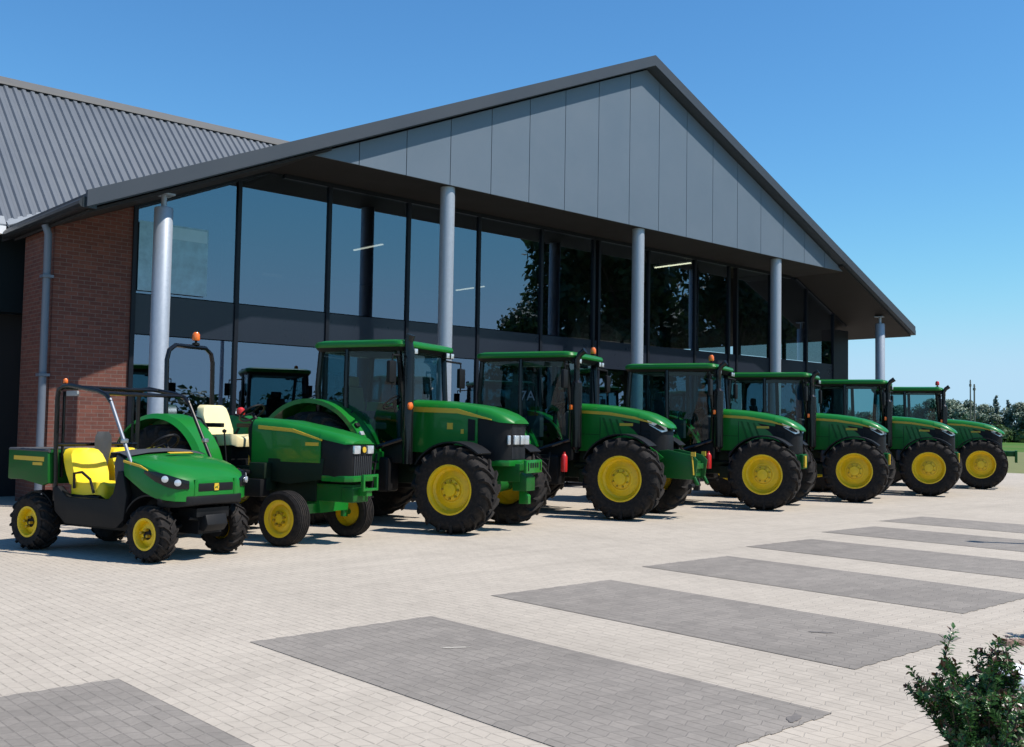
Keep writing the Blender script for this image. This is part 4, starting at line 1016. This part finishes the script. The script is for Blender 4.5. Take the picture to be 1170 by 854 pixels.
# ------------------------------------------------------------------ ground
gd = MB(); gd.quad((-900, -900, -.03), (1500, -900, -.03), (1500, 1500, -.03), (-900, 1500, -.03)); struct(gd.build('field', M['field'], smooth=0))
gd = MB(); gd.bb((44.5, -60, -.028), (100, 140, -.02)); struct(gd.build('dry_verge', M['verge_grass'], smooth=0))
gd = MB(); gd.bb((-40, -16, -.08), (44.5, 60, 0)); struct(gd.build('paving', M['paver'], smooth=0))
fx = lambda x: 3.08 + .173 * (x - 5.4) - .35
gd = MB(); gd.quad((-10, -15, .004), (40, -15, .004), (40, fx(40), .004), (-10, fx(-10), .004)); struct(gd.build('walkway', M['flag'], smooth=0))
for k in range(7):
    X0 = 3.72 + 2.777 * (k - 1) - (0 if k else .06); w_ = 1.68
    yt, yb_ = 6.87 + .48 * (k - 1), 3.12 + .48 * (k - 1)
    if k == 0: yt, yb_ = 6.40, 2.7
    # saw-toothed ends: the blocks interlock, so the edge steps by half a block
    q = MB(); pts = []
    n = 16; stp = w_ / n
    for i in range(n): pts += [(X0 + i * stp, yb_ + (.012 if i % 2 else 0)), (X0 + (i + 1) * stp, yb_ + (.012 if i % 2 else 0))]
    for i in range(n, 0, -1): pts += [(X0 + i * stp, yt + (.012 if i % 2 else 0)), (X0 + (i - 1) * stp, yt + (.012 if i % 2 else 0))]
    q.add([(a, b, .004) for a, b in pts], [tuple(range(len(pts)))]); struct(q.build('grey_paving', M['dark_paver'], smooth=0))

def stain(name, mat, cx, cy, rx, ry, rot, seed):
    rnd = random.Random(seed); pts = []
    for k in range(18):
        a = 2 * PI * k / 18; q = rnd.uniform(.6, 1.1); x, y = math.cos(a) * rx * q, math.sin(a) * ry * q
        pts.append((cx + x * math.cos(rot) - y * math.sin(rot), cy + x * math.sin(rot) + y * math.cos(rot), .0075))
    m = MB(); m.add(pts, [tuple(range(18))]); struct(m.build(name, mat, smooth=0))
stain('oil_stain', M['stain'], 7.45, 4.43, .12, .035, -.9, 1); stain('oil_stain', M['stain'], 5.12, 3.21, .10, .04, .4, 2)
stain('paint_mark', M['mark'], 4.78, 5.79, .12, .02, -.5, 4)
# ------------------------------------------------------------------ trees
def leaf_cloud(mb, blobs, n, size, rnd, flat=.6):
    tot = sum(b[3] ** 2 for b in blobs)
    for cx, cy, cz, r, sz in blobs:
        k = int(n * r * r / tot)
        for _ in range(k):
            while True:
                d = Vector((rnd.gauss(0, 1), rnd.gauss(0, 1), rnd.gauss(0, 1)))
                if d.length > .01: break
            d.normalize(); rad = r * (rnd.random() ** .38) * rnd.uniform(.8, 1.12)
            p = Vector((cx, cy, cz)) + Vector((d.x * rad, d.y * rad, d.z * rad * sz))
            nrm = (d + Vector((rnd.gauss(0, .6), rnd.gauss(0, .6), rnd.gauss(0, .6) + .3))).normalized()
            a = nrm.orthogonal().normalized(); a = Matrix.Rotation(rnd.uniform(0, 6.28), 3, nrm) @ a; b = nrm.cross(a)
            s = size * rnd.uniform(.5, 1.25)
            mb.add([p - a * s, p - b * s * .55 + nrm * s * .1, p + a * s, p + b * s * .55 + nrm * s * .1], [(0, 1, 2, 3)])
def make_tree(name, label, hgt, spread, seed, n, leaf, mat, kind='round', group=None, cat='tree'):
    rnd = random.Random(seed); root = thing(name, label, cat, group=group)
    tr = MB(); th = hgt * (.35 if kind == 'round' else .9)
    tr.tube([(0, 0, -.2), (.02 * hgt * rnd.uniform(-1, 1), 0, th * .5), (.03 * hgt * rnd.uniform(-1, 1), .02 * hgt, th)], [hgt * .028, hgt * .022, hgt * .014], 8)
    blobs = []
    if kind == 'round':
        m = 15
        for i in range(m):
            a = rnd.uniform(0, 6.28); q = rnd.random() ** .6; z = rnd.uniform(.28, .92)
            prof = math.sin(PI * min(1, (z - .12) / .86)) ** .7
            x, y = math.cos(a) * q * spread * .75 * prof, math.sin(a) * q * spread * .75 * prof
            blobs.append((x, y, z * hgt, spread * rnd.uniform(.28, .46), .8))
            tr.tube([(0, 0, th * rnd.uniform(.55, 1)), (x * .5, y * .5, (th + z * hgt) / 2), (x, y, z * hgt)], [hgt * .010, hgt * .007, hgt * .003], 5)
        blobs.append((0, 0, .6 * hgt, spread * .5, .9))
    else:
        for i in range(12):
            z = .12 + .86 * i / 11; w = spread * (1 - z) ** .6 * .9 + spread * .12
            blobs.append((rnd.uniform(-.1, .1) * spread, rnd.uniform(-.1, .1) * spread, z * hgt, w * .75, 1.1))
    tr.build('trunk', M['bark'], root, smooth=60)
    c = MB(); leaf_cloud(c, blobs, n, leaf, rnd); c.build('crown', mat, root, smooth=0)
    return root
# trees across the yard, seen reflected in the right half of the glass
kinds = [make_tree('broadleaf_tree', 'x', 21., 8.0, 11, 7000, .42, M['leaf_dark']), make_tree('broadleaf_tree', 'x', 18., 6.5, 12, 6000, .40, M['leaf_mid']), make_tree('broadleaf_tree', 'x', 22., 7.0, 13, 6500, .42, M['leaf_dark'])]
refl = [(56.5, -21, 0, .56), (62.5, -23, 2, .92), (68, -20, 0, 1.0), (75, -25, 1, 1.25), (82, -19, 2, 1.05), (90, -24, 0, 1.1), (99, -20, 1, 1.3), (108, -26, 2, 1.2), (119, -21, 0, 1.15)]
for i, (x, y, k, sc) in enumerate(refl):
    o = kinds[k] if i in (0,) else dup(kinds[k])
    o.location = (x, y, 0); o.rotation_euler = (0, 0, i * 1.3); o.scale = (sc, sc, sc * (1 + .05 * (i % 3)))
    o['label'] = 'tall dark broadleaf tree across the yard, reflected in the showroom glass'; o['group'] = 'trees across the yard'
for k in (1, 2):
    def kill(o):
        for c in list(o.children): kill(c)
        bpy.data.objects.remove(o)
    kill(kinds[k])
# far tree line beyond the field
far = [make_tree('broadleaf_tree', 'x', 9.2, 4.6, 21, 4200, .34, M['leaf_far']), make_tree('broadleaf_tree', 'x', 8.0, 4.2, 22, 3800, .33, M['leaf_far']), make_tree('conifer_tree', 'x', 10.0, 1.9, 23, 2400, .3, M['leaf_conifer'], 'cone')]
def rayd(px, py=495.):
    f_ = 1165.36; p_, r_, y_ = R(2.939), R(.98), R(47.596)
    F = Vector((math.cos(y_) * math.cos(p_), math.sin(y_) * math.cos(p_), math.sin(p_))); Rt = Vector((math.sin(y_), -math.cos(y_), 0)); U = Rt.cross(F)
    R2 = Rt * math.cos(r_) + U * math.sin(r_); U2 = U * math.cos(r_) - Rt * math.sin(r_)
    d = F + R2 * (px - 585) / f_ - U2 * (py - 427) / f_; d.z = 0; return d.normalized()
fl = [(947, 235, 0, .72, 'low round tree showing through the cab glass of the third tractor from the far end'),
      (966, 240, 1, .8, 'round tree seen through the cab side of the second farthest tractor'),
      (985, 230, 0, .7, 'low tree seen between the two farthest tractor cabs'),
      (1026, 235, 1, .9, 'round tree seen through the rear of the farthest cab'),
      (1046, 238, 0, .8, 'round tree seen through the windscreen of the farthest cab'),
      (1066, 230, 1, 1.05, 'broad tree rising just right of the farthest exhaust stack'),
      (1083, 226, 0, 1.0, 'tall broad tree on the horizon left of the two utility poles'),
      (1104, 232, 0, 1.02, 'leafy tree on the horizon behind the utility poles'),
      (1125, 240, 1, .95, 'dark round tree on the horizon between the poles and the conifers'),
      (1138, 245, 2, 1.0, 'taller left one of the narrow conifers on the horizon'),
      (1153, 250, 2, .92, 'shorter right one of the narrow conifers on the horizon'),
      (1166, 240, 1, 1.0, 'round tree at the right edge of the photo behind the pale house'),
      (1186, 236, 0, 1.1, 'broad tree standing past the right edge of the row of horizon trees')]
used = set()
for i, (px, d, k, sc, lab) in enumerate(fl):
    o = far[k] if k not in used else dup(far[k]); used.add(k)
    v_ = rayd(px) * d; o.location = (v_.x, v_.y, 0); o.rotation_euler = (0, 0, i * 2.1); o.scale = (sc, sc, sc)
    o['label'] = lab; o['group'] = 'trees beyond the field'
# hedge and scrub under the trees: one mass
rnd = random.Random(5); hb_ = MB()
blobs = []
for i in range(90):
    px = 900 + i * 4.0; d = rnd.uniform(228, 240); v_ = rayd(px) * d
    blobs.append((v_.x, v_.y, rnd.uniform(.6, 1.5), rnd.uniform(2.0, 3.4), .75))
leaf_cloud(hb_, blobs, 16000, .5, rnd); tag(hb_.build('hedgerow', M['leaf_mid'], smooth=0), 'long dark hedgerow along the far side of the green field', 'hedge', kind='stuff')
# wood far behind the camera that the low panes mirror
hb_ = MB(); blobs = []
for i in range(120):
    a = R(-95 + i * .9); d = 175
    blobs.append((math.cos(a) * d, math.sin(a) * d, rnd.uniform(1, 5.5), rnd.uniform(2.6, 4.5), 1.))
leaf_cloud(hb_, blobs, 9000, .9, rnd); tag(hb_.build('woodland', M['leaf_dark'], smooth=0), 'dark far woodland across the fields, mirrored low in the showroom glass', 'wood', kind='stuff')
# utility poles and house on the horizon
pole = thing('utility_pole', 'left one of two thin utility poles rising above the far trees', 'pole', group='utility poles beyond the field')
q = MB(); q.tube([(0, 0, 0), (0, 0, 11.5)], [.16, .11], 8); q.build('pole_shaft', M['wood_pole'], pole)
q = MB(); q.box((0, 0, 11.1), (.7, .08, .10)); q.box((0, 0, 10.5), (.3, .3, .5)); q.build('crossarm', M['wood_pole'], pole)
v_ = rayd(1109) * 205; pole.location = (v_.x, v_.y, 0)
p2 = dup(pole); v_ = rayd(1113.5) * 215; p2.location = (v_.x, v_.y, 0); p2.scale = (1.3, 1.3, .97); p2['label'] = 'right one of two utility poles above the far trees, the thicker one'
ho = thing('house', 'pale house with a low tiled roof among the far trees', 'house')
v_ = rayd(1150) * 268; ho.scale = (.75, .75, .9); ho.location = (v_.x, v_.y, 0); ho.rotation_euler = (0, 0, R(35))
q = MB(); q.bb((-4, -3, 0), (4, 3, 2.6)); q.build('wall', M['house_wall'], ho, smooth=0)
q = MB(); q.prism([(-3.3, 2.5), (3.3, 2.5), (0, 4.6)], 'x', -4.3, 4.3); q.build('roof', M['house_roof'], ho, smooth=0)
for x in (-2.2, 1.4):
    q = MB(); q.bb((x, -3.03, 1.0), (x + 1.0, -2.99, 2.1)); q.build('window', M['window_dark'], ho, smooth=0)
    q = MB(); q.bb((-4.03, x - .4, 1.0), (-3.99, x + .6, 2.1)); q.build('window', M['window_dark'], ho, smooth=0)

# ------------------------------------------------------------------ foreground shrub and bed
def shrub(name, label, loc, hgt, spread, nstem, seed, redness, lf=.014, mats=None):
    rnd = random.Random(seed); root = thing(name, label, 'shrub', loc)
    st = MB(); lv = MB(); rd = MB()
    for i in range(nstem):
        a = rnd.uniform(0, 6.28); q = rnd.random() ** .5; top = Vector((math.cos(a) * q * spread, math.sin(a) * q * spread, hgt * (1.02 - .55 * q * q) * rnd.uniform(.72, 1.05)))
        p0 = Vector((math.cos(a) * .04, math.sin(a) * .04, 0)); mid = Vector((top.x * .6, top.y * .6, top.z * .5))
        pts = []
        for k in range(9):
            t = k / 8; p = p0 * (1 - t) ** 2 + mid * 2 * t * (1 - t) + top * t * t + Vector((rnd.gauss(0, .006), rnd.gauss(0, .006), 0)); pts.append(p)
        st.tube(pts, [.007 - .0055 * k / 8 for k in range(9)], 5)
        # side twigs with leaves in pairs
        segs = [(pts, .18)]
        for _ in range(7):
            k = rnd.randint(2, 7); b = pts[k]; d = Vector((rnd.gauss(0, 1), rnd.gauss(0, 1), rnd.uniform(.4, 1.6))).normalized() * rnd.uniform(.05, .16)
            tw = [b, b + d * .5 + Vector((0, 0, .008)), b + d]; st.tube(tw, [.003, .0022, .0012], 4); segs.append((tw, 0.))
        for seg, t0 in segs:
            n = 20 if len(seg) > 3 else 9
            for j in range(n):
                t = t0 + (1 - t0) * j / (n - 1); f = t * (len(seg) - 1); k = min(int(f), len(seg) - 2); p = seg[k].lerp(seg[k + 1], f - k)
                ax = (seg[k + 1] - seg[k]).normalized()
                for sd in (0, 1, 2):
                    o_ = ax.orthogonal().normalized(); o_ = Matrix.Rotation(j * 1.3 + sd * 2.09 + rnd.uniform(-.4, .4), 3, ax) @ o_
                    dr = (o_ + ax * rnd.uniform(.2, .9)).normalized(); s = lf * rnd.uniform(.7, 1.35) * 2
                    sidev = dr.cross(ax).normalized(); up = sidev.cross(dr)
                    red = int(t > .82 and rnd.random() < redness); tgt = lv
                    b0 = p + dr * .004; m1 = b0 + dr * s * .45 + up * s * .05; tip = b0 + dr * s
                    w1 = sidev * s * .30
                    tgt.add([b0, m1 - w1 + up * s * .08, tip - w1 * .3, tip + up * s * -.04, tip + w1 * .3, m1 + w1 + up * s * .08, m1], [(0, 6, 1), (1, 6, 3, 2), (6, 5, 4, 3), (0, 5, 6)], red)
    st.build('stem', M['twig'], root, smooth=60)
    lv.build('foliage', mats or (M['leaf_bush'], M['leaf_bush_red']), root, smooth=0)
    return root
shrub('shrub', 'dark green small-leaved shrub in the front right corner of the paving', (5.02, 2.14, 0), .68, .30, 29, 3, .4)
shrub('shrub', 'reddish-leaved small plant by the brick edging at the right edge of the photo', (8.75, 3.12, 0), .30, .22, 16, 4, 1.0, mats=(M['leaf_bush_red'], M['leaf_bush_red']))
ed = thing('brick_edging', 'short row of small brown edging bricks beside the reddish plant', 'edging', (8.2, 3.28, 0), R(-38))
for k in range(6):
    q = MB(); q.box((k * .085, 0, .015), (.07, .11, .05)); q.build('brick', M['edging'], ed, bevel=.006)
gd = MB(); gd.add([(4.5, 1.9, .008), (4.9, 1.4, .008), (6.5, 1.4, .008), (6.3, 2.3, .008), (5.2, 2.45, .008)], [(0, 1, 2, 3, 4)]); struct(gd.build('planting_bed', M['soil'], smooth=0))
st = thing('stone', 'pale smooth stone at the right edge behind the dark shrub', 'stone', (6.9, 2.72, 0))
q = MB(); q.lathe([(.001, 0), (.12, .0), (.15, .05), (.12, .11), (.05, .14), (.001, .145)], axis='z', n=14); q.build('stone_block', M['white'], st, smooth=60)
# lamp post outside the frame whose shadow falls across the far strip
lp = thing('lamp_post', 'slim grey lamp post throwing a thin dark shadow over the farthest grey strip', 'lamp post', (17.78, 3.22, 0))
q = MB(); q.tube([(0, 0, 0), (0, 0, 5.9)], [.09, .06], 12); q.build('pole_shaft', M['galv'], lp)
q = MB(); q.box((0, 0, 5.95), (.20, .20, .10)); q.build('lamp_head', M['black'], lp, bevel=.02)

# ------------------------------------------------------------------ light, sky, camera
AZ, EL = R(33), R(55.5)
to_sun = Vector((math.sin(AZ) * math.cos(EL), -math.cos(AZ) * math.cos(EL), math.sin(EL)))
sd = bpy.data.lights.new('sun', 'SUN'); sd.energy = 5.0; sd.angle = R(.53); sd.color = (1., .935, .84)
so_ = bpy.data.objects.new('sun', sd); COL.objects.link(so_); so_.location = (30, -40, 50)
so_.rotation_euler = (-to_sun).to_track_quat('-Z', 'Y').to_euler()
w = bpy.data.worlds.new('World'); scn.world = w; w.use_nodes = True
nt = w.node_tree; nt.nodes.clear()
sky = nt.nodes.new('ShaderNodeTexSky'); sky.sky_type = 'NISHITA'; sky.sun_disc = False
sky.sun_elevation = EL; sky.sun_rotation = math.atan2(to_sun.x, to_sun.y)
sky.altitude = 2500; sky.air_density = 1.2; sky.dust_density = 0.; sky.ozone_density = 7.
bg = nt.nodes.new('ShaderNodeBackground'); bg.inputs[1].default_value = .15
wo = nt.nodes.new('ShaderNodeOutputWorld'); hsn = nt.nodes.new('ShaderNodeHueSaturation'); hsn.inputs['Saturation'].default_value = 1.12; nt.links.new(sky.outputs[0], hsn.inputs['Color']); tint = nt.nodes.new('ShaderNodeMix'); tint.data_type = 'RGBA'; tint.blend_type = 'MULTIPLY'; tint.inputs['Factor'].default_value = 1.; tint.inputs['B'].default_value = (1.0, 1.13, 1.05, 1); nt.links.new(hsn.outputs[0], tint.inputs['A']); 
sp_ = nt.nodes.new('ShaderNodeSeparateColor'); cb_ = nt.nodes.new('ShaderNodeCombineColor'); nt.links.new(tint.outputs['Result'], sp_.inputs[0])
for i_, lim in enumerate((2.75, 4.15, 5.3)):        # soft cap on each channel keeps the horizon from burning out
    sm = nt.nodes.new('ShaderNodeMath'); sm.operation = 'SMOOTH_MIN'; sm.inputs[1].default_value = lim; sm.inputs[2].default_value = lim * .5
    nt.links.new(sp_.outputs[i_], sm.inputs[0]); nt.links.new(sm.outputs[0], cb_.inputs[i_])
nt.links.new(cb_.outputs[0], bg.inputs[0]); nt.links.new(bg.outputs[0], wo.inputs[0])

f_ = 1165.36; p_, r_, y_ = R(2.939), R(.98), R(47.596)
F = Vector((math.cos(y_) * math.cos(p_), math.sin(y_) * math.cos(p_), math.sin(p_))); Rt = Vector((math.sin(y_), -math.cos(y_), 0)); U = Rt.cross(F)
R2 = Rt * math.cos(r_) + U * math.sin(r_); U2 = U * math.cos(r_) - Rt * math.sin(r_)
cd = bpy.data.cameras.new('camera'); cd.sensor_width = 36; cd.lens = 36 * f_ / 1170; cd.clip_start = .1; cd.clip_end = 5000
co = bpy.data.objects.new('camera', cd); COL.objects.link(co)
mt = Matrix((R2, U2, -F)).transposed().to_4x4(); mt.translation = (0, 0, 1.62); co.matrix_world = mt
scn.camera = co
scn.view_settings.view_transform = 'Standard'; scn.view_settings.look = 'None'; scn.view_settings.gamma = 1.; scn.view_settings.exposure = .22
scn.view_settings.use_curve_mapping = False
scn.cycles.max_bounces = 8; scn.cycles.transparent_max_bounces = 16; scn.cycles.caustics_reflective = False; scn.cycles.caustics_refractive = False
